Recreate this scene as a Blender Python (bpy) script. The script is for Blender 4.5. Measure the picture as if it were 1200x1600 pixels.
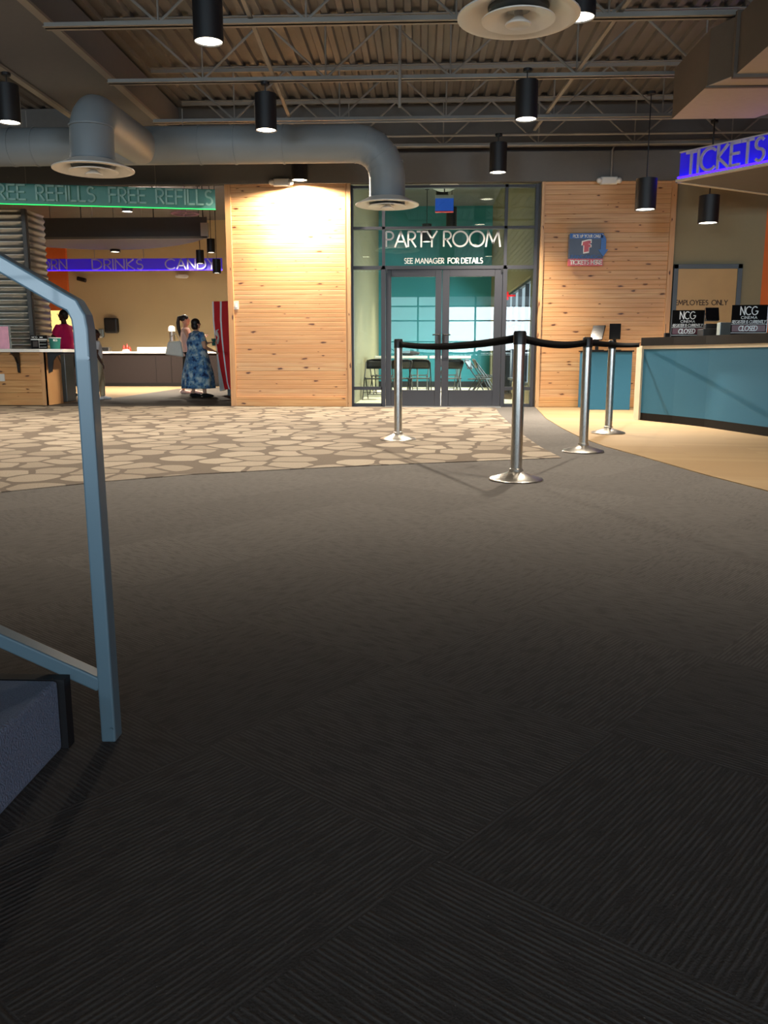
import bpy, bmesh, math, random
from math import sin, cos, pi, radians
from mathutils import Vector, Matrix
random.seed(7)
for o in list(bpy.data.objects): bpy.data.objects.remove(o)
S = bpy.context.scene
V = Vector
# ---------------------------------------------------------------- camera
CAMZ = 0.80; F = 1320.0; PITCH = math.atan(242/1320.0); YAW = radians(2.5)
cd = bpy.data.cameras.new('camera'); cam = bpy.data.objects.new('camera', cd); S.collection.objects.link(cam)
cam.location = (0, 0, CAMZ); cam.rotation_euler = (pi/2-PITCH, 0, YAW)
cd.sensor_fit = 'VERTICAL'; cd.sensor_height = 24; cd.lens = 24*F/1600.0; cd.clip_end = 200; cd.clip_start = 0.05
S.camera = cam
# ---------------------------------------------------------------- world, exposure
S.view_settings.view_transform = 'Standard'; S.view_settings.look = 'None'
S.view_settings.gamma = 1; S.view_settings.use_curve_mapping = False
S.view_settings.exposure = 0.0
w = bpy.data.worlds.new('world'); S.world = w; w.use_nodes = True
w.node_tree.nodes['Background'].inputs[0].default_value = (.75, .87, 1, 1)
w.node_tree.nodes['Background'].inputs[1].default_value = 0.8
LAMP_W = 1.5          # multiplier of all lamp watts
def area(name, loc, rot, sx, sy, watt, col=(.8, .9, 1), spread=180):
    l = bpy.data.lights.new(name, 'AREA'); l.shape = 'RECTANGLE'; l.size = sx; l.size_y = sy
    l.energy = watt; l.color = col; l.spread = radians(spread)
    o = bpy.data.objects.new(name, l); S.collection.objects.link(o); o.location = loc; o.rotation_euler = rot
    return o
# daylight standing outside the lobby's entrance windows, two added side banks and the party room's side windows
area('daylight_entrance', (3.1, -12.6, 2.0), (radians(90), 0, 0), 3.9, 2.3, 330)
area('added_daylight_left', (-7.2, -12.6, 2.0), (radians(90), 0, 0), 6.4, 2.6, 1150, (.70, .87, 1))  # added source behind an unseen window bank, brightens the handrail
area('added_daylight_right', (7.2, -12.6, 2.0), (radians(90), 0, 0), 2.6, 2.6, 700, (.70, .87, 1))  # second added source, more cool light from behind the viewpoint
area('daylight_entrance_tinted', (-.2, -12.6, 2.2), (radians(90), 0, 0), 2.6, 2.7, 60, (.55, .95, 1))
area('daylight_party_room', (3.3, 18.6, 1.9), (0, radians(90), 0), 2.6, 7.4, 1100, (.86, .97, 1))

CY, SY_ = cos(YAW), sin(YAW)
def ray(px, py):
    vx = px-600; vf = F*cos(PITCH)+sin(PITCH)*(800-py); vz = -F*sin(PITCH)+cos(PITCH)*(800-py)
    return V((vx*CY-vf*SY_, vx*SY_+vf*CY, vz))
def G(px, py, z=0.0):
    r = ray(px, py); t = (z-CAMZ)/r.z
    return V((r.x*t, r.y*t, z))
def P(px, py, Y):
    r = ray(px, py); t = Y/r.y
    return V((r.x*t, Y, CAMZ+r.z*t))
def X(px, Y): return P(px, 558, Y).x
def Zh(py, Y, px=600): return P(px, py, Y).z

# ---------------------------------------------------------------- materials
def lin(c):
    if isinstance(c, str):
        c = [int(c[i:i+2], 16)/255 for i in (0, 2, 4)]
    return tuple((x/12.92 if x <= .04045 else ((x+.055)/1.055)**2.4) for x in c)+(1,)
def newmat(name):
    m = bpy.data.materials.new(name); m.use_nodes = True
    nt = m.node_tree; b = nt.nodes['Principled BSDF']
    return m, nt, b
def N(nt, t, **k):
    n = nt.nodes.new(t)
    for a, v in k.items(): setattr(n, a, v)
    return n
def mat(name, col, rough=.5, metal=0, var=.06, scale=14, bump=0, coat=0, spec=.5):
    m, nt, b = newmat(name)
    tc = N(nt, 'ShaderNodeTexCoord'); ns = N(nt, 'ShaderNodeTexNoise'); ns.inputs['Scale'].default_value = scale
    nt.links.new(tc.outputs['Object'], ns.inputs['Vector'])
    mx = N(nt, 'ShaderNodeMix', data_type='RGBA'); c = lin(col)
    mx.inputs[6].default_value = tuple(x*(1-var) for x in c[:3])+(1,)
    mx.inputs[7].default_value = tuple(min(1, x*(1+var)) for x in c[:3])+(1,)
    nt.links.new(ns.outputs['Fac'], mx.inputs[0]); nt.links.new(mx.outputs[2], b.inputs['Base Color'])
    b.inputs['Roughness'].default_value = rough; b.inputs['Metallic'].default_value = metal
    b.inputs['Coat Weight'].default_value = coat; b.inputs['Specular IOR Level'].default_value = spec
    if bump:
        bp = N(nt, 'ShaderNodeBump'); bp.inputs['Strength'].default_value = bump; bp.inputs['Distance'].default_value = .01
        nt.links.new(ns.outputs['Fac'], bp.inputs['Height']); nt.links.new(bp.outputs[0], b.inputs['Normal'])
    return m
def emit(name, col, st):
    m, nt, b = newmat(name); b.inputs['Base Color'].default_value = lin(col)
    b.inputs['Emission Color'].default_value = lin(col); b.inputs['Emission Strength'].default_value = st
    return m
def math_(nt, op, a, b=None, c=None):
    n = N(nt, 'ShaderNodeMath', operation=op)
    for i, v in enumerate((a, b, c)):
        if v is None: continue
        if isinstance(v, (int, float)): n.inputs[i].default_value = v
        else: nt.links.new(v, n.inputs[i])
    return n.outputs[0]
def ramp(nt, fac, stops):
    r = N(nt, 'ShaderNodeValToRGB'); nt.links.new(fac, r.inputs[0])
    e = r.color_ramp.elements
    while len(e) < len(stops): e.new(.5)
    for i, (p, c) in enumerate(stops):
        e[i].position = p; e[i].color = lin(c) if isinstance(c, str) else (c, c, c, 1)
    return r.outputs[0]
def mixc(nt, f, a, b, mode='MIX'):
    m = N(nt, 'ShaderNodeMix', data_type='RGBA', blend_type=mode)
    for i, v in ((0, f), (6, a), (7, b)):
        if isinstance(v, (int, float)): m.inputs[i].default_value = v if i == 0 else (v, v, v, 1)
        elif isinstance(v, str): m.inputs[i].default_value = lin(v)
        elif isinstance(v, tuple): m.inputs[i].default_value = v
        else: nt.links.new(v, m.inputs[i])
    return m.outputs[2]
def geo_pos(nt):
    g = N(nt, 'ShaderNodeNewGeometry'); s = N(nt, 'ShaderNodeSeparateXYZ'); nt.links.new(g.outputs['Position'], s.inputs[0])
    return g.outputs['Position'], s.outputs
def comb(nt, x, y, z):
    c = N(nt, 'ShaderNodeCombineXYZ')
    for i, v in enumerate((x, y, z)):
        if isinstance(v, (int, float)): c.inputs[i].default_value = v
        else: nt.links.new(v, c.inputs[i])
    return c.outputs[0]

def pine(name, a='B98A5E', b='D0AB7C', plank=.143, vertical=False):
    m, nt, bs = newmat(name); pos, s = geo_pos(nt)
    along, across = (s['Z'], s['X']) if vertical else (s['X'], s['Z'])
    al2 = math_(nt, 'ADD', along, s['Y'])
    row = math_(nt, 'FLOOR', math_(nt, 'DIVIDE', across, plank))
    fr = math_(nt, 'FRACT', math_(nt, 'DIVIDE', across, plank))
    wn = N(nt, 'ShaderNodeTexWhiteNoise', noise_dimensions='1D'); nt.links.new(row, wn.inputs['W'])
    off = math_(nt, 'MULTIPLY', wn.outputs['Value'], 37.0)
    v = comb(nt, math_(nt, 'ADD', math_(nt, 'MULTIPLY', al2, 1.0), off), 0.0, math_(nt, 'MULTIPLY', across, 22.0))
    g = N(nt, 'ShaderNodeTexNoise'); g.inputs['Scale'].default_value = 1.6; g.inputs['Detail'].default_value = 6
    g.inputs['Distortion'].default_value = .6
    nt.links.new(v, g.inputs['Vector'])
    base = mixc(nt, ramp(nt, g.outputs['Fac'], [(.3, 0.), (.72, 1.)]), a, b)
    base = mixc(nt, math_(nt, 'MULTIPLY', wn.outputs['Value'], .55), base, 'C98C50')
    # knots
    v2 = comb(nt, math_(nt, 'ADD', math_(nt, 'MULTIPLY', al2, 2.3), off), math_(nt, 'MULTIPLY', across, 7.0), 0.0)
    vo = N(nt, 'ShaderNodeTexVoronoi', voronoi_dimensions='2D'); vo.inputs['Scale'].default_value = 1.0
    ds = N(nt, 'ShaderNodeTexNoise'); ds.inputs['Scale'].default_value = 5
    nt.links.new(v2, ds.inputs['Vector'])
    vv = N(nt, 'ShaderNodeVectorMath', operation='MULTIPLY_ADD'); nt.links.new(ds.outputs['Color'], vv.inputs[0])
    vv.inputs[1].default_value = (.2, .2, 0); nt.links.new(v2, vv.inputs[2]); nt.links.new(vv.outputs[0], vo.inputs['Vector'])
    sp = N(nt, 'ShaderNodeSeparateColor'); nt.links.new(vo.outputs['Color'], sp.inputs[0])
    rad = math_(nt, 'MULTIPLY', math_(nt, 'POWER', sp.outputs[0], 1.6), .22)
    d = math_(nt, 'DIVIDE', vo.outputs['Distance'], math_(nt, 'ADD', rad, .012))
    halo = ramp(nt, d, [(.0, 1.), (.9, 0.)])
    base = mixc(nt, math_(nt, 'MULTIPLY', halo, .6), base, '9A5A28')
    core = ramp(nt, d, [(.3, 1.), (.52, 0.)])
    base = mixc(nt, math_(nt, 'MULTIPLY', core, .95), base, '4A2410')
    # tongue-and-groove: main groove and centre bead
    e = math_(nt, 'ABSOLUTE', math_(nt, 'SUBTRACT', fr, .5))
    gm = ramp(nt, e, [(.455, 0.), (.49, 1.)]); gc = ramp(nt, e, [(.012, 1.), (.045, 0.)])
    gr = math_(nt, 'MAXIMUM', gm, math_(nt, 'MULTIPLY', gc, .55))
    base = mixc(nt, math_(nt, 'MULTIPLY', gr, .6), base, '8A5A2C')
    nt.links.new(base, bs.inputs['Base Color']); bs.inputs['Roughness'].default_value = .42
    bp = N(nt, 'ShaderNodeBump'); bp.inputs['Strength'].default_value = .5; bp.inputs['Distance'].default_value = .006; bp.invert = True
    nt.links.new(gr, bp.inputs['Height']); nt.links.new(bp.outputs[0], bs.inputs['Normal'])
    return m

def carpet_dark():
    m, nt, bs = newmat('charcoal_carpet_tiles'); pos, s = geo_pos(nt)
    mp = N(nt, 'ShaderNodeMapping'); mp.inputs['Rotation'].default_value = (0, 0, radians(38)); mp.inputs['Location'].default_value = (.13, .21, 0)
    nt.links.new(pos, mp.inputs['Vector']); q = N(nt, 'ShaderNodeSeparateXYZ'); nt.links.new(mp.outputs[0], q.inputs[0])
    T = .61
    ix = math_(nt, 'FLOOR', math_(nt, 'DIVIDE', q.outputs[0], T)); iy = math_(nt, 'FLOOR', math_(nt, 'DIVIDE', q.outputs[1], T))
    par = math_(nt, 'FLOORED_MODULO', math_(nt, 'ADD', math_(nt, 'ADD', ix, iy), 1.0), 2.0)
    mixv = N(nt, 'ShaderNodeMix', data_type='FLOAT'); nt.links.new(par, mixv.inputs[0]); nt.links.new(q.outputs[0], mixv.inputs[2]); nt.links.new(q.outputs[1], mixv.inputs[3])
    mixw = N(nt, 'ShaderNodeMix', data_type='FLOAT'); nt.links.new(par, mixw.inputs[0]); nt.links.new(q.outputs[1], mixw.inputs[2]); nt.links.new(q.outputs[0], mixw.inputs[3])
    a, b = mixv.outputs[0], mixw.outputs[0]        # a: across the ribs, b: along the ribs
    nz = N(nt, 'ShaderNodeTexNoise'); nz.inputs['Scale'].default_value = 1.0; nz.inputs['Detail'].default_value = 3
    nt.links.new(comb(nt, math_(nt, 'MULTIPLY', a, 75.0), math_(nt, 'MULTIPLY', b, 14.0), par), nz.inputs['Vector'])
    rib = math_(nt, 'MULTIPLY_ADD', math_(nt, 'SINE', math_(nt, 'MULTIPLY', a, 2*pi/.0105)), .5, .5)
    fine = N(nt, 'ShaderNodeTexNoise'); fine.inputs['Scale'].default_value = 260; fine.inputs['Detail'].default_value = 4
    nt.links.new(pos, fine.inputs['Vector'])
    h = math_(nt, 'ADD', math_(nt, 'MULTIPLY', rib, ramp(nt, nz.outputs['Fac'], [(.35, 0.), (.62, 1.)])), math_(nt, 'MULTIPLY', fine.outputs['Fac'], .9))
    wn = N(nt, 'ShaderNodeTexWhiteNoise', noise_dimensions='2D'); nt.links.new(comb(nt, ix, iy, 0.0), wn.inputs['Vector'])
    base = mixc(nt, ramp(nt, h, [(0., 0.), (1.9, 1.)]), '403D3C', '64615E')
    base = mixc(nt, math_(nt, 'MULTIPLY', wn.outputs['Value'], .25), base, '3F3C3B')
    # pale flecks of yarn
    fl = N(nt, 'ShaderNodeTexNoise'); fl.inputs['Scale'].default_value = 190; fl.inputs['Detail'].default_value = 2
    nt.links.new(pos, fl.inputs['Vector'])
    base = mixc(nt, math_(nt, 'MULTIPLY', ramp(nt, fl.outputs['Fac'], [(.7, 0.), (.78, 1.)]), .5), base, 'B0A89A')
    nt.links.new(base, bs.inputs['Base Color']); bs.inputs['Roughness'].default_value = 1; bs.inputs['Specular IOR Level'].default_value = .1
    bp = N(nt, 'ShaderNodeBump'); bp.inputs['Strength'].default_value = .35; bp.inputs['Distance'].default_value = .003
    nt.links.new(h, bp.inputs['Height']); nt.links.new(bp.outputs[0], bs.inputs['Normal'])
    return m

def carpet_pebble():
    m, nt, bs = newmat('pebble_pattern_carpet'); pos, s = geo_pos(nt)
    mp = N(nt, 'ShaderNodeMapping'); mp.inputs['Rotation'].default_value = (0, 0, radians(14)); mp.inputs['Scale'].default_value = (2.9, 2.6, 0)
    nt.links.new(pos, mp.inputs['Vector'])
    dn = N(nt, 'ShaderNodeTexNoise'); dn.inputs['Scale'].default_value = 1.2; nt.links.new(mp.outputs[0], dn.inputs['Vector'])
    vv = N(nt, 'ShaderNodeVectorMath', operation='MULTIPLY_ADD'); nt.links.new(dn.outputs['Color'], vv.inputs[0]); vv.inputs[1].default_value = (.35, .35, 0); nt.links.new(mp.outputs[0], vv.inputs[2])
    ve = N(nt, 'ShaderNodeTexVoronoi', voronoi_dimensions='2D', feature='DISTANCE_TO_EDGE'); vf = N(nt, 'ShaderNodeTexVoronoi', voronoi_dimensions='2D')
    for x in (ve, vf): x.inputs['Scale'].default_value = 1.0; x.inputs['Randomness'].default_value = .8; nt.links.new(vv.outputs[0], x.inputs['Vector'])
    st = math_(nt, 'MULTIPLY', ramp(nt, ve.outputs['Distance'], [(.06, 0.), (.075, 1.)]), ramp(nt, vf.outputs['Distance'], [(.50, 1.), (.52, 0.)]))
    sc = N(nt, 'ShaderNodeSeparateColor'); nt.links.new(vf.outputs['Color'], sc.inputs[0])
    stone = mixc(nt, sc.outputs[0], '776D61', '8C8274')
    fine = N(nt, 'ShaderNodeTexNoise'); fine.inputs['Scale'].default_value = 130; nt.links.new(pos, fine.inputs['Vector'])
    base = mixc(nt, st, '5A5148', stone)
    base = mixc(nt, .35, base, mixc(nt, fine.outputs['Fac'], 0.0, 1.0), 'OVERLAY')
    nt.links.new(base, bs.inputs['Base Color']); bs.inputs['Roughness'].default_value = .95; bs.inputs['Specular IOR Level'].default_value = .15
    return m

def wood_floor():
    m, nt, bs = newmat('maple_plank_floor'); pos, s = geo_pos(nt)
    mp = N(nt, 'ShaderNodeMapping'); mp.inputs['Rotation'].default_value = (0, 0, radians(8)); nt.links.new(pos, mp.inputs['Vector'])
    br = N(nt, 'ShaderNodeTexBrick'); br.inputs['Scale'].default_value = 1; br.inputs['Brick Width'].default_value = 1.2; br.inputs['Row Height'].default_value = .15
    br.inputs['Mortar Size'].default_value = .0016; br.inputs['Color1'].default_value = lin('8E7A5C'); br.inputs['Color2'].default_value = lin('836D50'); br.inputs['Mortar'].default_value = lin('8A6842')
    nt.links.new(mp.outputs[0], br.inputs['Vector'])
    mp2 = N(nt, 'ShaderNodeMapping'); mp2.inputs['Scale'].default_value = (1.2, 26, 1); nt.links.new(mp.outputs[0], mp2.inputs['Vector'])
    g = N(nt, 'ShaderNodeTexNoise'); g.inputs['Scale'].default_value = 1.5; g.inputs['Detail'].default_value = 5; nt.links.new(mp2.outputs[0], g.inputs['Vector'])
    base = mixc(nt, math_(nt, 'MULTIPLY', g.outputs['Fac'], .45), br.outputs['Color'], '7C6648')
    nt.links.new(base, bs.inputs['Base Color']); bs.inputs['Roughness'].default_value = .6; bs.inputs['Specular IOR Level'].default_value = .2
    return m

def brushed(name, col='B9B6B0', rough=.28):
    m, nt, b = newmat(name); tc = N(nt, 'ShaderNodeTexCoord'); mp = N(nt, 'ShaderNodeMapping'); mp.inputs['Scale'].default_value = (60, 60, 2)
    nt.links.new(tc.outputs['Object'], mp.inputs[0]); n = N(nt, 'ShaderNodeTexNoise'); n.inputs['Scale'].default_value = 8; nt.links.new(mp.outputs[0], n.inputs['Vector'])
    r = math_(nt, 'MULTIPLY_ADD', n.outputs['Fac'], .06, rough-.03); nt.links.new(r, b.inputs['Roughness'])
    b.inputs['Base Color'].default_value = lin(col); b.inputs['Metallic'].default_value = 1; b.inputs['Anisotropic'].default_value = .5
    return m

def glassmat(name, tint='EFF7F5'):
    m, nt, b = newmat(name); nt.nodes.remove(b)
    out = nt.nodes['Material Output']; tr = N(nt, 'ShaderNodeBsdfTransparent'); tr.inputs[0].default_value = lin(tint)
    gl = N(nt, 'ShaderNodeBsdfGlossy'); gl.inputs['Roughness'].default_value = .0
    fr = N(nt, 'ShaderNodeFresnel'); fr.inputs['IOR'].default_value = 1.62
    nz = N(nt, 'ShaderNodeTexNoise'); nz.inputs['Scale'].default_value = .9
    bp = N(nt, 'ShaderNodeBump'); bp.inputs['Strength'].default_value = .02; nt.links.new(nz.outputs['Fac'], bp.inputs['Height']); nt.links.new(bp.outputs[0], gl.inputs['Normal'])
    mx = N(nt, 'ShaderNodeMixShader'); nt.links.new(math_(nt, 'MULTIPLY', fr.outputs[0], 1.15), mx.inputs[0]); nt.links.new(tr.outputs[0], mx.inputs[1]); nt.links.new(gl.outputs[0], mx.inputs[2])
    nt.links.new(mx.outputs[0], out.inputs[0])
    return m

M = dict(
 pine=pine('pine_tongue_and_groove'), pine_v=pine('pine_trim_board', plank=.4, vertical=True), pine_low=pine('pine_wide_board', plank=.21, a='B9824C', b='D9AE74'),
 carpet=carpet_dark(), pebble=carpet_pebble(), maple=wood_floor(),
 steel=brushed('brushed_stainless_steel'), glass=glassmat('storefront_glass'),
 blackplastic=mat('black_plastic', '121214', .4), black=mat('black_powder_coat', '151518', .5, var=.1), belt=mat('black_woven_belt', '080809', .9, bump=.3, scale=200, spec=.05),
 rail=mat('blue_grey_gloss_paint', '647D8A', .35, var=.03, coat=.15), frame=mat('charcoal_anodised_frame', '2B2C33', .45),
 deck=mat('painted_roof_deck', '666360', .6, var=.12, scale=3), joist=mat('grey_painted_steel', '86827B', .6), beam=mat('grey_painted_girder', '5E5F63', .7),
 duct=mat('grey_painted_spiral_duct', '7F8689', .5, var=.05, scale=4), duct_dark=mat('brown_painted_rectangular_duct', '5A5046', .7), duct_pale=mat('cream_duct_underside', 'A79A8E', .7),
 white=mat('white_enamel', 'D8D6D0', .35, var=.02), wall_grey=mat('grey_painted_wall', '646361', .8), tan=mat('tan_painted_wall', 'BDA880', .85, var=.03, scale=2),
 beige=mat('khaki_painted_wall', '8F8467', .85, var=.03), orange=mat('orange_painted_wall', 'D96A2C', .8, var=.03), teal=mat('teal_painted_wall', '2B7C84', .7, var=.04, scale=2),
 cream=mat('cream_painted_trim', 'C9BFA8', .6), bluepanel=mat('teal_blue_laminate', '265C78', .7, spec=.3, var=.04, scale=60), blacktop=mat('black_laminate', '100E0E', .65, spec=.15), signblack=mat('matt_black_sign_face', '0C0B0B', .8, spec=.1),
 whitetop=mat('white_solid_surface', 'E8E6DE', .3, var=.02), darkpanel=mat('dark_brown_laminate', '37302E', .55, var=.1), bucket=mat('teal_printed_card', '1E6E64', .5),
 corr=brushed('galvanised_corrugated_sheet', 'C4C6C0', .42), greyflo=mat('grey_vinyl_floor', '3A3632', .8, spec=.1, var=.06, scale=3), greystrip=mat('brown_transition_carpet', '5C5248', .95),
 lamp=emit('lamp_lens', 'FFF3DC', 9), text_white=mat('white_vinyl_lettering', 'F2F4F2', .5, var=.01), text_dark=mat('dark_brown_lettering', '3A2412', .6),
 letter_grey=mat('translucent_grey_lettering', 'B4B0CC', .4), door_tan=mat('maple_veneer_door', 'B8945C', .4, var=.1, scale=4), door_frame=mat('slate_painted_door_frame', '55606A', .6),
 stair=mat('slate_blue_stair_carpet', '74839B', .95, var=.25, scale=220, bump=.6), stairtrim=mat('black_rubber_edging', '17171A', .6),
 red=mat('red_gloss_panel', 'E0141B', .5, spec=.2), counterdark=mat('espresso_laminate', '241F1E', .9, var=.1, spec=.05), partywall=mat('khaki_painted_party_wall', '7E7658', .85, var=.03), white_gloss=mat('white_gloss_panel', 'EDEDED', .3), skin=mat('light_skin', 'D8A78A', .55), skin_dark=mat('dark_skin', '4A2C20', .5),
 hair=mat('dark_brown_hair', '1B100C', .5, var=.3, scale=60), pink=mat('hot_pink_cotton', 'F01F7A', .8), blackcloth=mat('black_cotton', '101013', .9), whitecloth=mat('white_cotton', 'E6E6EA', .85),
 khaki=mat('khaki_cotton', 'B5A98E', .9), palepink=mat('pale_pink_cotton', 'E9C6BA', .85), navy=mat('navy_cotton', '1C2036', .9), bag=mat('off_white_leather', 'E6DFD0', .5),
 tan_floor=mat('tan_vinyl_floor', '6E5B43', .85, spec=.08, var=.05, scale=3), pinkposter=mat('pink_printed_poster', 'E9A9C0', .5, var=.25, scale=9), roomfloor=mat('pale_room_carpet', 'DACFB4', .9, var=.1, scale=6),
 blue_sign=mat('blue_sign_face', '2F66B0', .4), slate_sign=mat('slate_sign_face', '45536B', .4), red_sign=mat('red_sign_face', 'C05560', .4),
 darkred=mat('dark_red_sign_band', '5A1420', .4), brass=mat('red_plastic', 'B02418', .4),
)
def floral():
    m, nt, b = newmat('blue_floral_print'); tc = N(nt, 'ShaderNodeTexCoord')
    vo = N(nt, 'ShaderNodeTexVoronoi'); vo.inputs['Scale'].default_value = 13; nt.links.new(tc.outputs['Object'], vo.inputs['Vector'])
    n = N(nt, 'ShaderNodeTexNoise'); n.inputs['Scale'].default_value = 9; n.inputs['Detail'].default_value = 4; nt.links.new(tc.outputs['Object'], n.inputs['Vector'])
    c1 = ramp(nt, n.outputs['Fac'], [(.35, '22355C'), (.45, '4C7EB4'), (.54, '7BA3BE'), (.64, 'C8DADF')])
    c2 = ramp(nt, vo.outputs['Distance'], [(.12, 1.), (.3, 0.)])
    nt.links.new(mixc(nt, math_(nt, 'MULTIPLY', c2, .7), c1, '1B2A48'), b.inputs['Base Color']); b.inputs['Roughness'].default_value = .9
    return m
M['floral'] = floral()
def backlit(name, col, st, base='3A3A60'):
    m, nt, b = newmat(name); b.inputs['Base Color'].default_value = lin(base); b.inputs['Roughness'].default_value = .3
    b.inputs['Emission Color'].default_value = lin(col); b.inputs['Emission Strength'].default_value = st
    return m
M['led_blue'] = emit('blue_led_strip', '2A10FF', 9); M['led_green'] = emit('green_led_strip', '18E860', 2.5)
M['panel_blue'] = backlit('blue_backlit_acrylic', '2008E0', .45, '3A38A0'); M['panel_menu'] = backlit('violet_backlit_acrylic', '3410C8', .35, '4A3C9A')
M['panel_green'] = backlit('green_edge_lit_acrylic', '1E7A58', .06, '4E7E78')
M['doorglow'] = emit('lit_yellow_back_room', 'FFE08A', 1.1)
M['screen'] = mat('dark_screen', '0E0F12', .12); M['cupholder'] = mat('translucent_grey_acrylic', '7A8280', .2)

M['letter_green'] = mat('frosted_pale_green_lettering', '86B0A6', .4); M['pinkring'] = mat('pale_pink_enamel', 'C99AC4', .4); M['blue_lit'] = backlit('blue_backlit_box', '1E56C8', .5, '2456B0')
# ---------------------------------------------------------------- mesh builder
ORG = {}
class MB:
    def __init__(s): s.b = bmesh.new()
    def face(s, pts):
        try: s.b.faces.new([s.b.verts.new(p) for p in pts])
        except ValueError: pass
        return s
    def prism(s, poly, z0, z1):      # poly: list of (x,y)
        bt = [s.b.verts.new((p[0], p[1], z0)) for p in poly]; tp = [s.b.verts.new((p[0], p[1], z1)) for p in poly]
        n = len(poly); s.b.faces.new(bt[::-1]); s.b.faces.new(tp)
        for i in range(n): s.b.faces.new((bt[i], bt[(i+1) % n], tp[(i+1) % n], tp[i]))
        return s
    def extr(s, poly, vec):          # poly of 3-D points extruded along vec
        a = [s.b.verts.new(p) for p in poly]; c = [s.b.verts.new(V(p)+V(vec)) for p in poly]; n = len(poly)
        s.b.faces.new(a[::-1]); s.b.faces.new(c)
        for i in range(n): s.b.faces.new((a[i], a[(i+1) % n], c[(i+1) % n], c[i]))
        return s
    def box(s, a, b, R=None, o=None):
        pts = [V((x, y, z)) for x in (a[0], b[0]) for y in (a[1], b[1]) for z in (a[2], b[2])]
        if R is not None: pts = [R @ p for p in pts]
        if o is not None: pts = [p+V(o) for p in pts]
        v = [s.b.verts.new(p) for p in pts]
        for f in ((0, 1, 3, 2), (4, 6, 7, 5), (0, 4, 5, 1), (2, 3, 7, 6), (0, 2, 6, 4), (1, 5, 7, 3)): s.b.faces.new([v[i] for i in f])
        return s
    def bar(s, p, q, w, h, up=(0, 0, 1)):
        p, q = V(p), V(q); d = (q-p).normalized(); up = V(up)
        if abs(d.dot(up)) > .98: up = V((0, 1, 0))
        r = d.cross(up).normalized(); u = r.cross(d)
        a = [s.b.verts.new(p+r*x*w/2+u*y*h/2) for x, y in ((-1, -1), (1, -1), (1, 1), (-1, 1))]
        c = [s.b.verts.new(q+r*x*w/2+u*y*h/2) for x, y in ((-1, -1), (1, -1), (1, 1), (-1, 1))]
        s.b.faces.new(a[::-1]); s.b.faces.new(c)
        for i in range(4): s.b.faces.new((a[i], a[(i+1) % 4], c[(i+1) % 4], c[i]))
        return s
    def tube(s, pts, r, seg=10, cap=True, sq=None):
        pts = [V(p) for p in pts]; n = len(pts); rr = r if isinstance(r, (list, tuple)) else [r]*n
        rings = []; t0 = (pts[1]-pts[0]).normalized(); ref = V((0, 0, 1)) if abs(t0.z) < .9 else V((0, 1, 0))
        x = t0.cross(ref).normalized()
        for i in range(n):
            t = ((pts[min(i+1, n-1)]-pts[i]).normalized()+(pts[i]-pts[max(i-1, 0)]).normalized())
            t = t.normalized() if t.length > 1e-6 else t0
            x = (x-t*x.dot(t)).normalized(); y = t.cross(x)
            e = rr[i]; ex, ey = e if isinstance(e, tuple) else (e, e)
            rings.append([s.b.verts.new(pts[i]+x*cos(2*pi*k/seg)*ex+y*sin(2*pi*k/seg)*ey) for k in range(seg)])
        for i in range(n-1):
            for k in range(seg): s.b.faces.new((rings[i][k], rings[i][(k+1) % seg], rings[i+1][(k+1) % seg], rings[i+1][k]))
        if cap: s.b.faces.new(rings[0][::-1]); s.b.faces.new(rings[-1])
        return s
    def rings(s, rs, seg=20, cap=True):   # rs: (center, rx, ry) horizontal rings
        R = [[s.b.verts.new(V(c)+V((rx*cos(2*pi*k/seg), ry*sin(2*pi*k/seg), 0))) for k in range(seg)] for c, rx, ry in rs]
        for i in range(len(R)-1):
            for k in range(seg): s.b.faces.new((R[i][k], R[i][(k+1) % seg], R[i+1][(k+1) % seg], R[i+1][k]))
        if cap: s.b.faces.new(R[0][::-1]); s.b.faces.new(R[-1])
        return s
    def lathe(s, prof, c=(0, 0, 0), seg=32):
        R = []
        for r, z in prof:
            if r < 1e-5: R.append([s.b.verts.new((c[0], c[1], c[2]+z))])
            else: R.append([s.b.verts.new((c[0]+r*cos(2*pi*k/seg), c[1]+r*sin(2*pi*k/seg), c[2]+z)) for k in range(seg)])
        for i in range(len(R)-1):
            a, b = R[i], R[i+1]
            for k in range(seg):
                k2 = (k+1) % seg
                if len(a) == 1 and len(b) == 1: continue
                if len(a) == 1: s.b.faces.new((a[0], b[k2], b[k]))
                elif len(b) == 1: s.b.faces.new((a[k], a[k2], b[0]))
                else: s.b.faces.new((a[k], a[k2], b[k2], b[k]))
        return s
    def ball(s, c, r, sub=2):
        rr = r if isinstance(r, (tuple, list)) else (r, r, r)
        g = bmesh.ops.create_icosphere(s.b, subdivisions=sub, radius=1)
        for v in g['verts']: v.co = V((v.co.x*rr[0]+c[0], v.co.y*rr[1]+c[1], v.co.z*rr[2]+c[2]))
        return s
    def sheet(s, grid, t):           # grid of points -> thick sheet via solidify offset along normal approx
        R = [[s.b.verts.new(p) for p in row] for row in grid]
        for i in range(len(R)-1):
            for j in range(len(R[0])-1): s.b.faces.new((R[i][j], R[i][j+1], R[i+1][j+1], R[i+1][j]))
        s.solid = t
        return s
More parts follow.
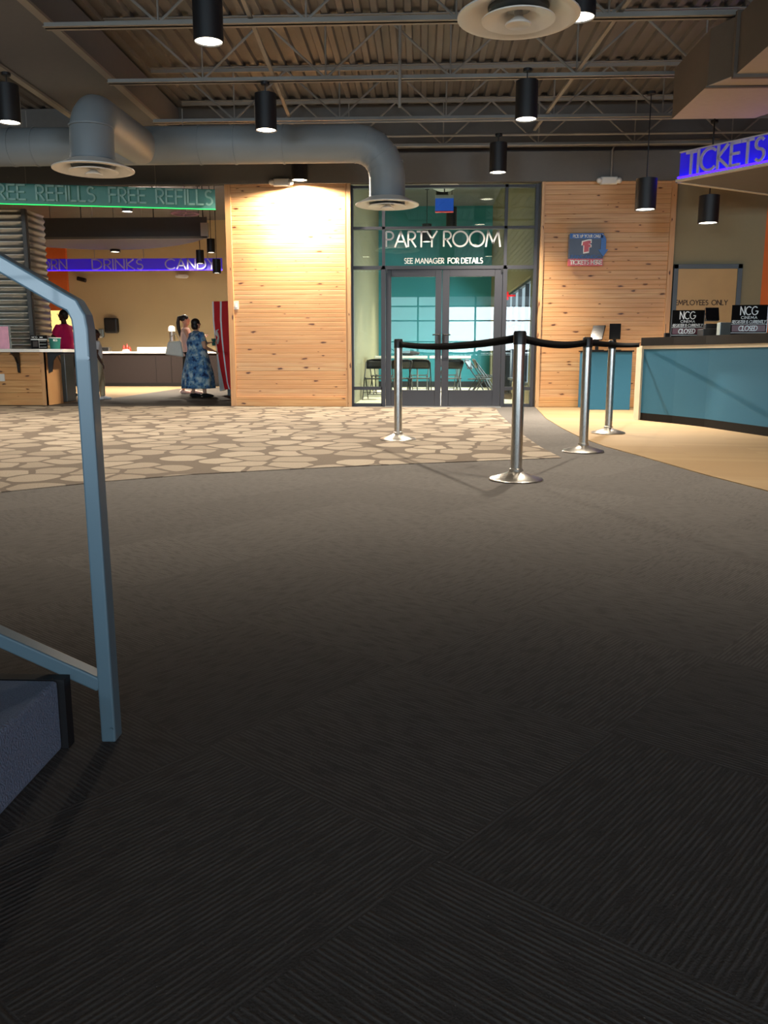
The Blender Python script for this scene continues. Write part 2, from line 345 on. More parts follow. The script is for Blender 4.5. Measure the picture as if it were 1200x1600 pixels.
    def build(s, name, material, parent=None, smooth=False, bevel=0, origin=None, keep=False):
        bmesh.ops.recalc_face_normals(s.b, faces=s.b.faces)
        if parent is not None: org = ORG.get(parent.name, V((0, 0, 0)))
        elif origin is not None: org = V(origin)
        else:
            xs = [v.co for v in s.b.verts]
            org = V(((min(p.x for p in xs)+max(p.x for p in xs))/2, (min(p.y for p in xs)+max(p.y for p in xs))/2, min(p.z for p in xs)))
        bmesh.ops.translate(s.b, verts=s.b.verts, vec=-org)
        me = bpy.data.meshes.new(name); s.b.to_mesh(me); s.b.free()
        o = bpy.data.objects.new(name, me); S.collection.objects.link(o); me.materials.append(M[material] if isinstance(material, str) else material)
        if smooth:
            for p in me.polygons: p.use_smooth = True
            try: me.set_sharp_from_angle(angle=radians(40))
            except Exception: pass
        if parent is not None: o.parent = parent
        else: o.location = org
        ORG[o.name] = org
        if getattr(s, 'solid', 0):
            md = o.modifiers.new('solid', 'SOLIDIFY'); md.thickness = s.solid; md.offset = 0
        if bevel:
            md = o.modifiers.new('bevel', 'BEVEL'); md.width = bevel; md.segments = 2; md.limit_method = 'ANGLE'
        return o
def thing(name, label, cat, loc=(0, 0, 0), group=None):
    o = bpy.data.objects.new(name, None); S.collection.objects.link(o); o.empty_display_size = .1
    o.location = loc; o['label'] = label; o['category'] = cat; ORG[o.name] = V(loc)
    if group: o['group'] = group
    return o
def tag(o, label, cat, group=None):
    o['label'] = label; o['category'] = cat
    if group: o['group'] = group
    return o
def struct(o): o['kind'] = 'structure'; return o
def copy_tree(o, parent=None):
    c = o.copy(); S.collection.objects.link(c); c.parent = parent
    for ch in list(o.children): copy_tree(ch, c)
    return c

# ---------------------------------------------------------------- stroke lettering (geometric capitals)
def arc(cx, cy, rx, ry, a0, a1, n=10):
    return [(cx+rx*cos(radians(a0+(a1-a0)*i/n)), cy+ry*sin(radians(a0+(a1-a0)*i/n))) for i in range(n+1)]
FONT = {
 'A': (.78, [[(0, 0), (.39, 1), (.78, 0)], [(.14, .34), (.64, .34)]]),
 'C': (.84, [arc(.5, .5, .5, .5, 48, 312, 16)]),
 'D': (.74, [[(0, 0), (0, 1), (.24, 1)]+arc(.24, .5, .5, .5, 90, -90, 12)[1:]+[(0, 0)]]),
 'E': (.48, [[(.48, 1), (0, 1), (0, 0), (.48, 0)], [(0, .52), (.42, .52)]]),
 'F': (.46, [[(.46, 1), (0, 1), (0, 0)], [(0, .52), (.42, .52)]]),
 'G': (1.0, [arc(.5, .5, .5, .5, 48, 352, 18)+[(.995, .45), (.6, .45)]]),
 'H': (.64, [[(0, 0), (0, 1)], [(.64, 0), (.64, 1)], [(0, .52), (.64, .52)]]),
 'I': (.0, [[(0, 0), (0, 1)]]),
 'K': (.58, [[(0, 0), (0, 1)], [(.52, 1), (0, .5), (.58, 0)]]),
 'L': (.44, [[(0, 1), (0, 0), (.44, 0)]]),
 'M': (.96, [[(0, 0), (.14, 1), (.48, .22), (.82, 1), (.96, 0)]]),
 'N': (.68, [[(0, 0), (0, 1), (.68, 0), (.68, 1)]]),
 'O': (1.0, [arc(.5, .5, .5, .5, 0, 360, 22)]),
 'P': (.48, [[(0, 0), (0, 1), (.22, 1)]+arc(.22, .74, .26, .26, 90, -90, 8)[1:]+[(0, .48)]]),
 'R': (.5, [[(0, 0), (0, 1), (.22, 1)]+arc(.22, .74, .26, .26, 90, -90, 8)[1:]+[(0, .48)], [(.18, .48), (.5, 0)]]),
 'S': (.46, [arc(.23, .75, .22, .24, 40, 270, 9)+arc(.23, .25, .24, .26, 90, -140, 9)[1:]]),
 'T': (.54, [[(0, 1), (.54, 1)], [(.27, 1), (.27, 0)]]),
 'U': (.6, [[(0, 1), (0, .3)]+arc(.3, .3, .3, .3, 180, 360, 10)[1:]+[(.6, 1)]]),
 'Y': (.66, [[(0, 1), (.33, .5), (.66, 1)], [(.33, .5), (.33, 0)]]),
}
def lettering(mb, txt, origin, right, up, h, stroke=.1, depth=.01, width=None, gap=.17, space=.42, shear=0):
    right, up = V(right).normalized(), V(up).normalized(); nrm = right.cross(up).normalized()
    x = 0; strokes = []
    for i, ch in enumerate(txt):
        if ch == ' ': x += space; continue
        w, sl = FONT[ch]
        for pl in sl: strokes.append([(x+a+shear*b, b) for a, b in pl])
        x += w+gap
    tot = x-gap; sx = (width/h/tot) if width else 1.0
    hw = stroke*h/2
    for pl in strokes:
        pts = [V(origin)+right*(a*sx*h)+up*(b*h) for a, b in pl]
        # inset so that stroke stays inside cap height
        for i in range(len(pts)-1):
            p, q = pts[i], pts[i+1]; d = (q-p); L = d.length
            if L < 1e-6: continue
            d /= L; c = nrm.cross(d); e = hw*.85 if len(pl) < 8 else hw*.25
            p2, q2 = p-d*e, q+d*e
            lay = nrm*(depth)
            mb.extr([p2-c*hw, q2-c*hw, q2+c*hw, p2+c*hw], lay)
    return mb
# ================================================================= THE SETTING
WY = 14.0; TOPZ = 4.65
def Zp(px, py, z): return G(px, py, z)
XL, XR, YF = -12.0, 9.0, -12.0
pineL0, pineL1 = X(359, 14), X(549, 14)
g0, g1 = X(549, 14), X(834, 14)
pineR0, pineR1 = X(840, 14), X(1043, 14)
orX = X(1181, 14)
CB = 25.0                                 # concession back wall
PB = 23.0                                 # party room back wall
def wallbox(name, a, b, m): return struct(MB().box(a, b).build(name, m))
struct(MB().box((XL-.2, YF-.2, -.2), (XR+.2, 26, 0)).build('floor', 'carpet'))
# pebble pattern carpet inlay
peb = [G(x, y) for x, y in ((877, 716), (600, 727), (450, 734), (300, 742), (165, 753), (0, 770))]
q = peb[-1]+(peb[-1]-peb[-3])*2.2
edgeR = [G(x, y) for x, y in ((774, 637), (780, 647), (795, 661), (817, 680), (846, 700))]
struct(MB().prism([(p.x, p.y) for p in peb]+[(q.x, q.y), (XL, q.y), (XL, 13.75)]+[(p.x, min(p.y, 13.75)) for p in edgeR], 0, .006).build('floor', 'pebble'))
wf = [G(x, y) for x, y in ((837, 637), (853, 654), (879, 670), (905, 683), (945, 698), (1000, 713), (1100, 742), (1200, 768), (1330, 808))]
struct(MB().prism([(p.x, min(p.y, 13.98)) for p in wf]+[(XR, wf[-1].y), (XR, 13.98)], 0, .006).build('floor', 'maple'))
# concession floor: grey zone nearest the lobby, tan zone beyond
gb = [G(x, y) for x, y in ((-300, 634), (92, 631), (160, 625), (215, 617), (277, 608), (335, 605), (362, 605))]
struct(MB().prism([(XL, 13.8), (pineL0+.4, 13.8), (pineL0+.4, gb[-1].y)]+[(p.x, p.y) for p in gb[::-1]]+[(XL, gb[0].y)], 0, .006).build('floor', 'greyflo'))
struct(MB().prism([(XL, gb[0].y)]+[(p.x, p.y) for p in gb]+[(pineL0+.4, gb[-1].y), (pineL0+.4, CB), (XL, CB)], 0, .006).build('floor', 'tan_floor'))
struct(MB().prism([(g0, 14.08), (g1, 14.08), (g1, PB), (g0, PB)], 0, .006).build('floor', 'roomfloor'))
# walls
wallbox('wall_left', (XL-.15, YF, 0), (XL, CB, TOPZ), 'tan')
wallbox('wall_right', (XR, YF, 0), (XR+.15, 14.15, TOPZ), 'orange')
wallbox('wall_back_header', (XL, 14.0, Zh(282, 14)), (XR, 14.2, TOPZ), 'wall_grey')
fz0, fz1 = Zh(284, 13.9), Zh(240, 13.9)
fas = MB().box((XL, 13.86, fz0-.02), (XR, 14.0, fz1))
for i in range(18):
    for j in range(2):
        fas.lathe([(0, 0), (.012, .0), (.012, .01), (0, .01)], (0, 0, 0), 6) if False else fas.box((XL+1+i*1.1+.5*j, 13.852, fz0+.1+.17*j), (XL+1.022+i*1.1+.5*j, 13.86, fz0+.122+.17*j))
struct(fas.build('trim_1', 'wall_grey'))
wallbox('wall_concession_back', (XL, CB, 0), (g0, CB+.15, TOPZ), 'tan')
wallbox('wall_concession_right', (pineL0+.35, 14.2, 0), (pineL0+.5, CB, TOPZ), 'tan')
wallbox('wall_orange_column', (X(70, CB), CB-.12, Zh(484, CB)), (X(115, CB), CB, TOPZ), 'orange')
wallbox('wall_party_left', (g0-.15, 14.2, 0), (g0, PB, TOPZ), 'partywall')
wallbox('wall_party_back', (g0, PB, 0), (g1, PB+.15, TOPZ), 'teal')
struct(MB().box((g0, PB-.03, .0), (g1, PB, .16)).build('baseboard_back', 'black'))
wallbox('wall_back_right', (pineR1-.1, 14.0, 0), (orX, 14.15, fz0), 'beige')
wallbox('wall_back_orange', (orX, 14.0, 0), (XR, 14.15, fz0), 'orange')
wallbox('wall_left_of_glass', (pineL0+.02, 14.02, 0), (g0-.01, 14.2, fz0), 'wall_grey')
wallbox('wall_right_of_glass', (g1+.01, 14.02, 0), (pineR1-.1, 14.2, fz0), 'wall_grey')
# party room right wall with its windows
wz0, wz1, wy0, wy1 = .3, 2.15, 14.7, 22.6
w = MB().box((g1, 14.2, 0), (g1+.15, PB, wz0)).box((g1, 14.2, wz1), (g1+.15, PB, TOPZ)).box((g1, 14.2, wz0), (g1+.15, wy0, wz1)).box((g1, wy1, wz0), (g1+.15, PB, wz1))
struct(w.build('wall_party_right', 'partywall'))
w = MB(); yy = wy0
while yy <= wy1: w.box((g1+.05, yy-.03, wz0), (g1+.12, yy+.03, wz1)); yy += 1.128
for z in (wz0+.03, 1.45, wz1-.03): w.box((g1+.05, wy0, z-.025), (g1+.12, wy1, z+.025))
struct(w.build('window_2', 'frame'))
# entrance wall behind the viewpoint with its tall windows and two added side banks
w = MB().box((XL, YF-.15, 0), (-10.4, YF, TOPZ)).box((-4.0, YF-.15, 0), (-1.5, YF, TOPZ)).box((5.1, YF-.15, 0), (5.9, YF, TOPZ)).box((8.5, YF-.15, 0), (XR, YF, TOPZ))
for xa_, xb_ in ((-10.4, -4.0), (-1.5, 5.1), (5.9, 8.5)): w.box((xa_, YF-.15, 3.6 if xa_ == -1.5 else 3.3), (xb_, YF, TOPZ)).box((xa_, YF-.15, 0), (xb_, YF, .9 if xa_ == -1.5 else .7))
struct(w.build('wall_front', 'wall_grey'))
for k_, (xa_, xb_) in enumerate(((-10.4, -4.0), (5.9, 8.5))):  # frames of the unseen side window banks, added to bring in more daylight
    w = MB(); n_ = round((xb_-xa_)/1.28)
    for i in range(n_+1): w.box((xa_+(xb_-xa_)*i/n_-.03, YF-.1, .7), (xa_+(xb_-xa_)*i/n_+.03, YF, 3.3))
    for z in (.73, 2.2, 3.27): w.box((xa_, YF-.1, z-.03), (xb_, YF, z+.03))
    struct(w.build('window_%d' % (4+k_), 'frame'))
w = MB()
for i in range(6): w.box((-1.5+i*1.32-.04, YF-.1, .9), (-1.5+i*1.32+.04, YF, 3.6))
for z in (.94, 1.5, 2.45, 3.1, 3.56): w.box((-1.5, YF-.1, z-.03), (5.1, YF, z+.03))
struct(w.build('window_3', 'frame'))
# pine cladding of the back wall
def pine_panel(name, x0, x1, side0=.09, side1=.09):
    zt = Zh(281, 13.9)
    o = struct(MB().box((x0+side0, 13.93, .16), (x1-side1, 14.02, zt-.02)).build(name, 'pine'))
    struct(MB().box((x0, 13.9, 0), (x0+side0, 14.02, zt)).box((x1-side1, 13.9, 0), (x1, 14.02, zt)).box((x0+side0, 13.92, zt-.05), (x1-side1, 14.02, zt)).build(name.replace('wall', 'trim'), 'pine_v'))
    struct(MB().box((x0+side0, 13.905, 0), (x1-side1, 14.02, .16)).build(name.replace('wall', 'baseboard'), 'pine_low'))
pine_panel('wall_pine_left', X(359, 13.9), X(549, 13.9)); pine_panel('wall_pine_right', X(839, 13.9), X(1043, 13.9), .05, .08)
# roof deck (corrugated) over everything
dk = MB(); x = XL; prof = []
while x < XR:
    prof += [(x, 0), (x+.07, 0), (x+.085, .045), (x+.17, .045)]; x += .19
for i in range(len(prof)-1):
    (xa, za), (xb, zb) = prof[i], prof[i+1]
    if xb > xa: dk.face([(xa, YF, TOPZ+za), (xb, YF, TOPZ+zb), (xb, 14.2, TOPZ+zb), (xa, 14.2, TOPZ+za)])
dk.box((XL, YF, TOPZ+.05), (XR, 14.2, TOPZ+.12))
struct(dk.build('ceiling', 'deck'))
struct(MB().box((XL, 14.2, TOPZ-.0), (XR, CB+.2, TOPZ+.1)).build('ceiling', 'deck'))

# ---------------------------------------------------------------- storefront glazing (window_1, door_1, door_2)
def pxr(mb, x0, y0, x1, y1, Y0, Y1):
    a = P(x0, y1, Y0); b = P(x1, y0, Y0); mb.box((a.x, Y0, max(0, a.z)), (b.x, Y1, b.z)); return mb
FYa, FYb = 13.96, 14.06
fr = MB(); zt = Zh(289, FYa); c = lambda px: X(px, FYa)
zz = lambda py: Zh(py, FYa, 690)
def vbar(mb, x0, x1, z0, z1): mb.box((c(x0), FYa, z0), (c(x1), FYb, z1))
vbar(fr, 548, 553, 0, zt); vbar(fr, 829.5, 834.5, 0, zt); vbar(fr, 595.5, 602, 0, zz(418)); vbar(fr, 783, 789.5, 0, zz(418))
vbar(fr, 597, 601.5, zz(418), zt); vbar(fr, 783.5, 788, zz(418), zt)
for y0, y1 in ((289, 293), (353.5, 357.5), (415, 420.5)): fr.box((c(552), FYa, zz(y1)), (c(830), FYb, zz(y0)))
for a, b in ((552, 597), (789, 830)):
    fr.box((c(a), FYa, zz(609.5)), (c(b), FYb, zz(604.5))); fr.box((c(a), FYa, 0), (c(b), FYb, .05))
win = struct(fr.build('window_1', 'frame'))
gm = MB(); gm.box((c(552), 14.005, .05), (c(597), 14.013, zt-.03)); gm.box((c(788), 14.005, .05), (c(830), 14.013, zt-.03)); gm.box((c(601), 14.005, zz(416)), (c(784), 14.013, zt-.03))
gm.build('pane', 'glass', win)
lt = MB(); a = P(603.5, 385.5, 13.99); b = P(782, 361, 13.99)
lettering(lt, 'PARTY ROOM', (a.x, 14.0, a.z), (1, 0, 0), (0, 0, 1), b.z-a.z, .115, .004, width=(b.x-a.x), gap=.12, space=.36)
a = P(632, 411.5, 13.99); b = P(754, 403, 13.99)
lettering(lt, 'SEE MANAGER', (a.x, 14.0, a.z), (1, 0, 0), (0, 0, 1), b.z-a.z, .15, .004, width=P(693.5, 408, 13.99).x-a.x, gap=.2, space=.4)
a2 = P(700, 411.5, 13.99)
lettering(lt, 'FOR DETAILS', (a2.x, 14.0, a.z), (1, 0, 0), (0, 0, 1), b.z-a.z, .2, .004, width=b.x-a2.x, gap=.2, space=.4)
o = lt.build('lettering', 'text_white', win); o['label'] = 'white vinyl words PARTY ROOM and SEE MANAGER FOR DETAILS'
for nm, x0, x1, gx0, gx1, hx in (('door_1', 602.5, 689, 611, 679.5, 1), ('door_2', 690, 782.5, 701, 770.5, -1)):
    d = MB(); z1 = zz(421)
    d.box((c(x0), FYa+.01, .012), (c(gx0), FYb-.02, z1)).box((c(gx1), FYa+.01, .012), (c(x1), FYb-.02, z1))
    d.box((c(gx0), FYa+.01, .012), (c(gx1), FYb-.02, zz(609.5))).box((c(gx0), FYa+.01, zz(432)), (c(gx1), FYb-.02, z1))
    door = struct(d.build(nm, 'frame', bevel=.004))
    MB().box((c(gx0), 14.0, zz(610)), (c(gx1), 14.008, zz(431))).build('pane', 'glass', door)
    hx0 = c(x1)-.03 if hx > 0 else c(x0)+.03; hs = -.11 if hx > 0 else .11
    z0, z1h = zz(546), zz(522)
    h = MB().tube([(hx0, FYa+.01, z0), (hx0, FYa-.05, z0), (hx0, FYa-.055, z0+.02), (hx0, FYa-.055, z1h-.02), (hx0, FYa-.05, z1h), (hx0, FYa+.01, z1h)], .012, 8)
    h.tube([(hx0, FYa-.055, z1h-.01), (hx0+hs, FYa-.055, z1h-.01)], .01, 8).tube([(hx0, FYa-.055, z0+.01), (hx0+hs, FYa-.055, z0+.01)], .01, 8)
    h.build('pull_handle', 'blackplastic', door, smooth=True)
    MB().box((c(x0 if hx > 0 else x1-3), FYa-.012, zz(426)), (c(x0+3 if hx > 0 else x1), FYa+.01, zz(420))).build('pivot', 'blackplastic', door)
# threshold and transition strip in front of the back wall
struct(MB().box((c(602), 13.8, 0), (c(783), 14.05, .012)).build('trim_2', 'steel'))
# employees only door
dx0, dx1 = X(1044, 13.98), X(1149, 13.98); dz = Zh(413, 13.98, 1100)
d = struct(MB().box((dx0, 13.94, 0), (dx0+.07, 14.0, dz)).box((dx1-.07, 13.94, 0), (dx1, 14.0, dz)).box((dx0, 13.94, dz-.07), (dx1, 14.0, dz)).build('door_3', 'door_frame', bevel=.004))
MB().box((dx0+.07, 13.965, .01), (dx1-.07, 13.995, dz-.07)).build('door_leaf', 'door_tan', d)
a = P(1055, 476.5, 13.96); b = P(1137, 469, 13.96)
lettering(MB(), 'EMPLOYEES ONLY', (a.x, 13.965, a.z), (1, 0, 0), (0, 0, 1), b.z-a.z, .17, .004, width=b.x-a.x, gap=.2, space=.6).build('lettering', 'text_dark', d)

# ================================================================= CEILING STEELWORK AND DUCTS
gx1 = Zp(200, 150, 4.1).x; gx0 = Zp(0, 100, 4.1).x
gd = thing('ceiling_girder', 'wide grey girder box crossing the upper left ceiling away from the viewer', 'girder', ((gx0+gx1)/2, 5, 4.1))
MB().box((gx0, 2.2, 4.12), (gx1, 13.84, 4.58)).build('girder_box', 'beam', gd)
fl = MB()
for xx in (gx0-.04, gx1+.04): fl.bar((xx, 2.2, 4.09), (xx, 13.8, 4.09), .09, .03); 
fl.build('edge_angle', 'joist', gd)
names = {13.84: 'against the back wall, the farthest', 12.2: 'second from the back wall', 10.5: 'third from the back wall', 8.8: 'crossing just above the nearest round diffuser', 7.1: 'over the near lobby, along the top edge of the photo'}
for Y in (7.1, 8.8, 10.5, 12.2, 13.7):
    nm = names.get(Y, 'against the back wall, the farthest')
    x0, x1 = gx1+.1, 8.9
    t = thing('roof_joist', 'grey open-web steel roof joist '+nm, 'joist', (0, Y, 3.95))
    MB().box((x0, Y-.06, 3.95), (x1, Y-.012, 3.955)).box((x0, Y+.012, 3.95), (x1, Y+.06, 3.955)).box((x0, Y-.02, 3.95), (x1, Y-.012, 4.0)).box((x0, Y+.012, 3.95), (x1, Y+.02, 4.0)).build('bottom_chord', 'joist', t)
    MB().box((x0, Y-.06, 4.63), (x1, Y+.06, 4.64)).box((x0, Y-.02, 4.585), (x1, Y+.02, 4.63)).build('top_chord', 'joist', t)
    wb = MB(); x = x0+.4; k = 0
    while x < x1-.8:
        wb.tube([(x, Y, 4.6), (x+.72, Y, 3.98)], .014, 6).tube([(x+.72, Y, 3.98), (x+1.44, Y, 4.6)], .014, 6)
        wb.tube([(x+.72, Y, 3.98), (x+.72, Y, 4.6)], .01, 6); x += 1.44
    wb.build('web', 'joist', t)
def bridge(px0, py0, px1, py1, label):
    a = Zp(px0, py0, 4.0); b = Zp(px1, py1, 4.0); d = (a-b); a = a+d*((7.0-a.y)/d.y) if d.y else a
    tag(MB().bar((a.x, a.y, 4.02), (b.x, min(b.y, 13.7), 4.02), .04, .03).build('bridging_bar', 'joist'), label, 'ceiling bar')
bridge(400, 53, 457, 197, 'grey steel bridging bar left of centre running across the joists')
bridge(970, 20, 835, 205, 'grey steel bridging bar right of centre slanting across the joists')
def zz2(px0, py0, px1, py1, z, r, label, ext=0):
    a = Zp(px0, py0, z); b = Zp(px1, py1, z)
    return tag(MB().tube([a, b], r, 8).build('conduit_pipe', 'joist'), label, 'conduit')
a = P(580, 213, 13.2); b = P(1050, 206, 13.2)
tag(MB().tube([(a.x, 13.2, a.z), (b.x+1.5, 13.2, a.z)], .018, 8).build('conduit_pipe', 'joist', smooth=True), 'thin grey conduit nearest the back wall above the glass doors', 'conduit')
a = P(430, 141, 12.05)
tag(MB().tube([(a.x, 12.05, 3.9), (6.5, 12.05, 3.9)], .016, 8).build('conduit_pipe', 'joist', smooth=True), 'thin grey conduit hung under the second joist from the wall', 'conduit')
tag(MB().tube([(-2.4, 13.45, 3.91), (6.5, 13.45, 3.91)], .016, 8).build('conduit_pipe', 'joist', smooth=True), 'thin grey conduit hung under the joist against the wall', 'conduit')
a = P(955, 278, 13.84); b = P(955, 222, 13.84)
tag(MB().tube([(a.x, 13.84, a.z), (a.x, 13.84, b.z-.12), (a.x+.03, 13.84, b.z-.05), (a.x+.12, 13.84, b.z), (a.x+1.6, 13.84, b.z+.03)], .016, 8).build('conduit_pipe', 'joist', smooth=True), 'bent grey conduit rising from the emergency light on the right pine wall', 'conduit')
a = P(625, 20, 10.4); b = P(625, 168, 10.4)
tag(MB().tube([(a.x, 10.4, 4.6), (a.x, 10.4, b.z)], .018, 8).build('sprinkler_drop', 'joist', smooth=True), 'vertical grey drop pipe hanging in the middle of the ceiling', 'pipe')

def diffuser(mb_parent, c, R, neck):
    # shallow round cone diffuser: outer dish, inner dish and centre cone
    MB().lathe([(neck, .05), (neck+.01, .03), (R*.74, .0), (R*.9, -.035), (R, -.03), (R, -.02), (R*.88, .0), (neck+.02, .06)], c, 40).build('diffuser_dish', 'white', mb_parent, smooth=True)
    MB().lathe([(R*.14, .05), (R*.2, .0), (R*.36, -.035), (R*.6, -.05), (R*.6, -.042), (R*.34, -.02), (R*.12, .06)], c, 40).build('inner_cone', 'white', mb_parent, smooth=True)
    MB().lathe([(.0, .06), (R*.06, .04), (R*.08, -.03), (R*.22, -.07), (R*.2, -.078), (0, -.05)], c, 28).build('centre_cone', 'white', mb_parent, smooth=True)
def elbow(a, dirin, dirout, R, n=5):
    # centreline of a 90 degree bend starting at a
    pts = []
    for i in range(n+1):
        t = pi/2*i/n; pts.append(V(a)+V(dirin)*R*sin(t)+V(dirout)*R*(1-cos(t)))
    return pts
R = .235; mz = P(400, 226, 11.6).z; my = 11.6
ex = P(605, 322, 11.6).x
main = thing('spiral_duct', 'large grey round duct running across the lobby and bending down before the glass doors', 'duct', (ex, my, 2.9))
el = elbow((ex-.42, my, mz), (1, 0, 0), (0, 0, -1), .42, 5)
bot = P(605, 322, my).z
MB().tube([(-11.8, my, mz)]+el+[(ex, my, bot+.03)], R, 28).build('duct_tube', 'duct', main, smooth=True)
for x in (-7.8, -6.6, -5.4, X(80, my), X(325, my), X(372, my)+.05, X(450, my)): MB().tube([(x-.012, my, mz), (x+.012, my, mz)], R+.008, 28).build('duct_seam', 'duct', main, smooth=True)
for i in (0, 1, 2, 3, 4):
    p = el[i]; t = V((cos(pi/2*i/5), 0, -sin(pi/2*i/5))); MB().tube([p-t*.008, p+t*.008], R+.006, 28).build('duct_seam', 'duct', main, smooth=True)
diffuser(main, (ex, my, bot+.04), X(653, my)-ex, R)
for i, x in enumerate((-8, -5.2, X(300, my))): MB().tube([(x, my, mz+R), (x, my, 3.97 if i < 3 else 4)], .006, 6).build('hanger_rod', 'joist', main)
by = 9.3; bx = P(146, 262, by).x; bz = P(160, 172, by).z; bbot = P(146, 266, by).z
jx = X(238, my)
br = thing('branch_duct', 'grey branch duct coming forward and turning down to the left round diffuser', 'duct', (bx, by, bbot))
dirv = V((bx-jx, by-my, 0)).normalized()
st = V((jx, my, mz-.03)); e0 = V((bx, by, bz))-dirv*.3
pts = [st+dirv*.12, e0]+[e0+dirv*.3*sin(pi/2*i/4)+V((0, 0, -1))*.3*(1-cos(pi/2*i/4)) for i in range(1, 5)]+[(bx, by, bbot+.03)]
MB().tube(pts, .225, 28).build('duct_tube', 'duct', br, smooth=True)
for u0, u1, rr in ((.1, .13, .232), (.42, .435, .23)): MB().tube([(bx, by, bbot+u0), (bx, by, bbot+u1)], rr, 28).build('duct_seam', 'duct', br, smooth=True)
diffuser(br, (bx, by, bbot+.03), (X(208.5, by)-X(82, by))/2*.93, .225)
ny = 6.0; nx_ = P(810, 25, ny).x; nz = P(811, 25, ny).z
nd = thing('drop_duct', 'nearest large white round diffuser on a drop duct at the top edge', 'duct', (nx_, ny, nz))
MB().tube([(nx_, ny, nz+.03), (nx_, ny, 4.6)], .19, 28).build('duct_tube', 'duct', nd, smooth=True)
diffuser(nd, (nx_, ny, nz+.02), (X(900, ny)-X(721, ny))/2, .19)
# rectangular duct on the right
zb = 3.4
pA, pB, pC, pD = Zp(1050, 186, zb), Zp(1105, 135, zb), Zp(1148, 118, zb), Zp(1196, 76, zb); pE = Zp(1180, 184, zb)
pts = [(pA.x, pA.y), (pB.x, pB.y), (pC.x, pC.y), (pC.x+.02, pD.y-1.2), (pC.x+1.3, pD.y-1.2), (pC.x+1.3, pB.y), (pE.x, pA.y)]
rd = thing('rectangular_duct', 'dark brown rectangular duct with pale underside at the upper right', 'duct', (pA.x, pA.y, zb))
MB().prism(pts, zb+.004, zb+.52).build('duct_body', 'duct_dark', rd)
MB().prism(pts, zb, zb+.004).build('duct_underside', 'duct_pale', rd)  # underside slab coloured paler than the sides
MB().box((pC.x-.03, pC.y-.05, zb-.03), (pC.x+1.33, pC.y, zb+.55)).box((pB.x-.02, pB.y-.02, zb-.015), (pB.x+1.2, pB.y+.02, zb+.0)).build('duct_flange', 'duct_dark', rd)

# ================================================================= DOWNLIGHTS
def downlight(px, py, label, z=None, Y=None, d=.25, h=.4, watt=300, spot=116, ztop=3.95, blend=1, group=None, warm=(1, .87, .70), n='ceiling_downlight', real=None):
    if real: loc = V(real)
    elif Y is None: loc = Zp(px, py, z)
    else: loc = P(px, py, Y)
    t = thing(n, label, 'light', loc, group)
    r = d/2
    MB().lathe([(r*.9, .02), (r*.92, 0), (r, 0), (r, h), (r*.2, h), (r*.2, h-.01), (0, h-.01)], loc, 28).build('housing', 'black', t, smooth=True)
    MB().lathe([(0, .012), (r*.91, .012), (r*.91, .03), (0, .03)], loc, 28).build('lens', 'lamp', t)
    if ztop > loc.z+h:
        MB().tube([(loc.x, loc.y, loc.z+h-.01), (loc.x, loc.y, ztop)], .007, 6).lathe([(0, ztop-loc.z-.03), (.05, ztop-loc.z-.03), (.05, ztop-loc.z), (0, ztop-loc.z)], loc, 14).build('stem', 'black', t)
    if watt:
        l = bpy.data.lights.new('lamp_light', 'SPOT'); l.energy = watt*LAMP_W; l.color = warm; l.spot_size = radians(spot); l.spot_blend = blend; l.shadow_soft_size = .05
        o = bpy.data.objects.new('lamp_light', l); S.collection.objects.link(o); o.parent = t; o.location = (0, 0, -.015)
    return t
downlight(326, 66, 'black cylinder ceiling light nearest the viewer, at the top left of centre', z=3.4, watt=420)
downlight(905, 28, 'black cylinder ceiling light half behind the nearest round diffuser', z=3.4, watt=500)
downlight(416, 204, 'black cylinder ceiling light in front of the wide round duct', z=3.42)
downlight(822, 187, 'black cylinder ceiling light hanging in the middle right above the belt posts', z=3.42, watt=430)
downlight(15, 192, 'black cylinder ceiling light cut by the left edge of the photo', z=3.42, watt=560, spot=145)
downlight(778, 270, 'black cylinder ceiling light over the right door of the party room', z=3.42, watt=850)
wash = downlight(468, 282, 'black cylinder ceiling light close to the left pine wall, washing it', Y=13.68, watt=750, spot=168, blend=.3, z=None)
wl = bpy.data.lights.new('lamp_core_beam', 'SPOT'); wl.energy = 420; wl.color = (1, .86, .62); wl.spot_size = radians(88); wl.spot_blend = .5; wl.shadow_soft_size = .05
wlo = bpy.data.objects.new('lamp_core_beam', wl); S.collection.objects.link(wlo); wlo.parent = wash; wlo.location = (0, 0, -.02)
downlight(1008, 328, 'black pendant cylinder on a long stem before the right pine wall', Y=11.0, ztop=3.93, h=.36, watt=900, spot=120)
downlight(1106, 349, 'black pendant cylinder before the employees only door', Y=12.3, d=.27, ztop=3.93, h=.36, watt=260)
for i, (x, y, wt) in enumerate(((-1.5, 4.7, 300), (1.75, 4.7, 280), (-4.6, 7.4, 300), (4.9, 5.0, 260), (5.4, 9.2, 260), (-6.5, 10.5, 300))):
    downlight(0, 0, ('black cylinder ceiling light outside the photo above the near carpet, left', 'black cylinder ceiling light outside the photo above the near carpet, right', 'black cylinder ceiling light outside the photo, over the left lobby', 'black cylinder ceiling light outside the photo, far right', 'black cylinder ceiling light above the ticket counter, outside the photo', 'black cylinder ceiling light left of the photo, over the pebble carpet')[i], real=(x, y, 3.42), watt=wt, spot=92, blend=1)
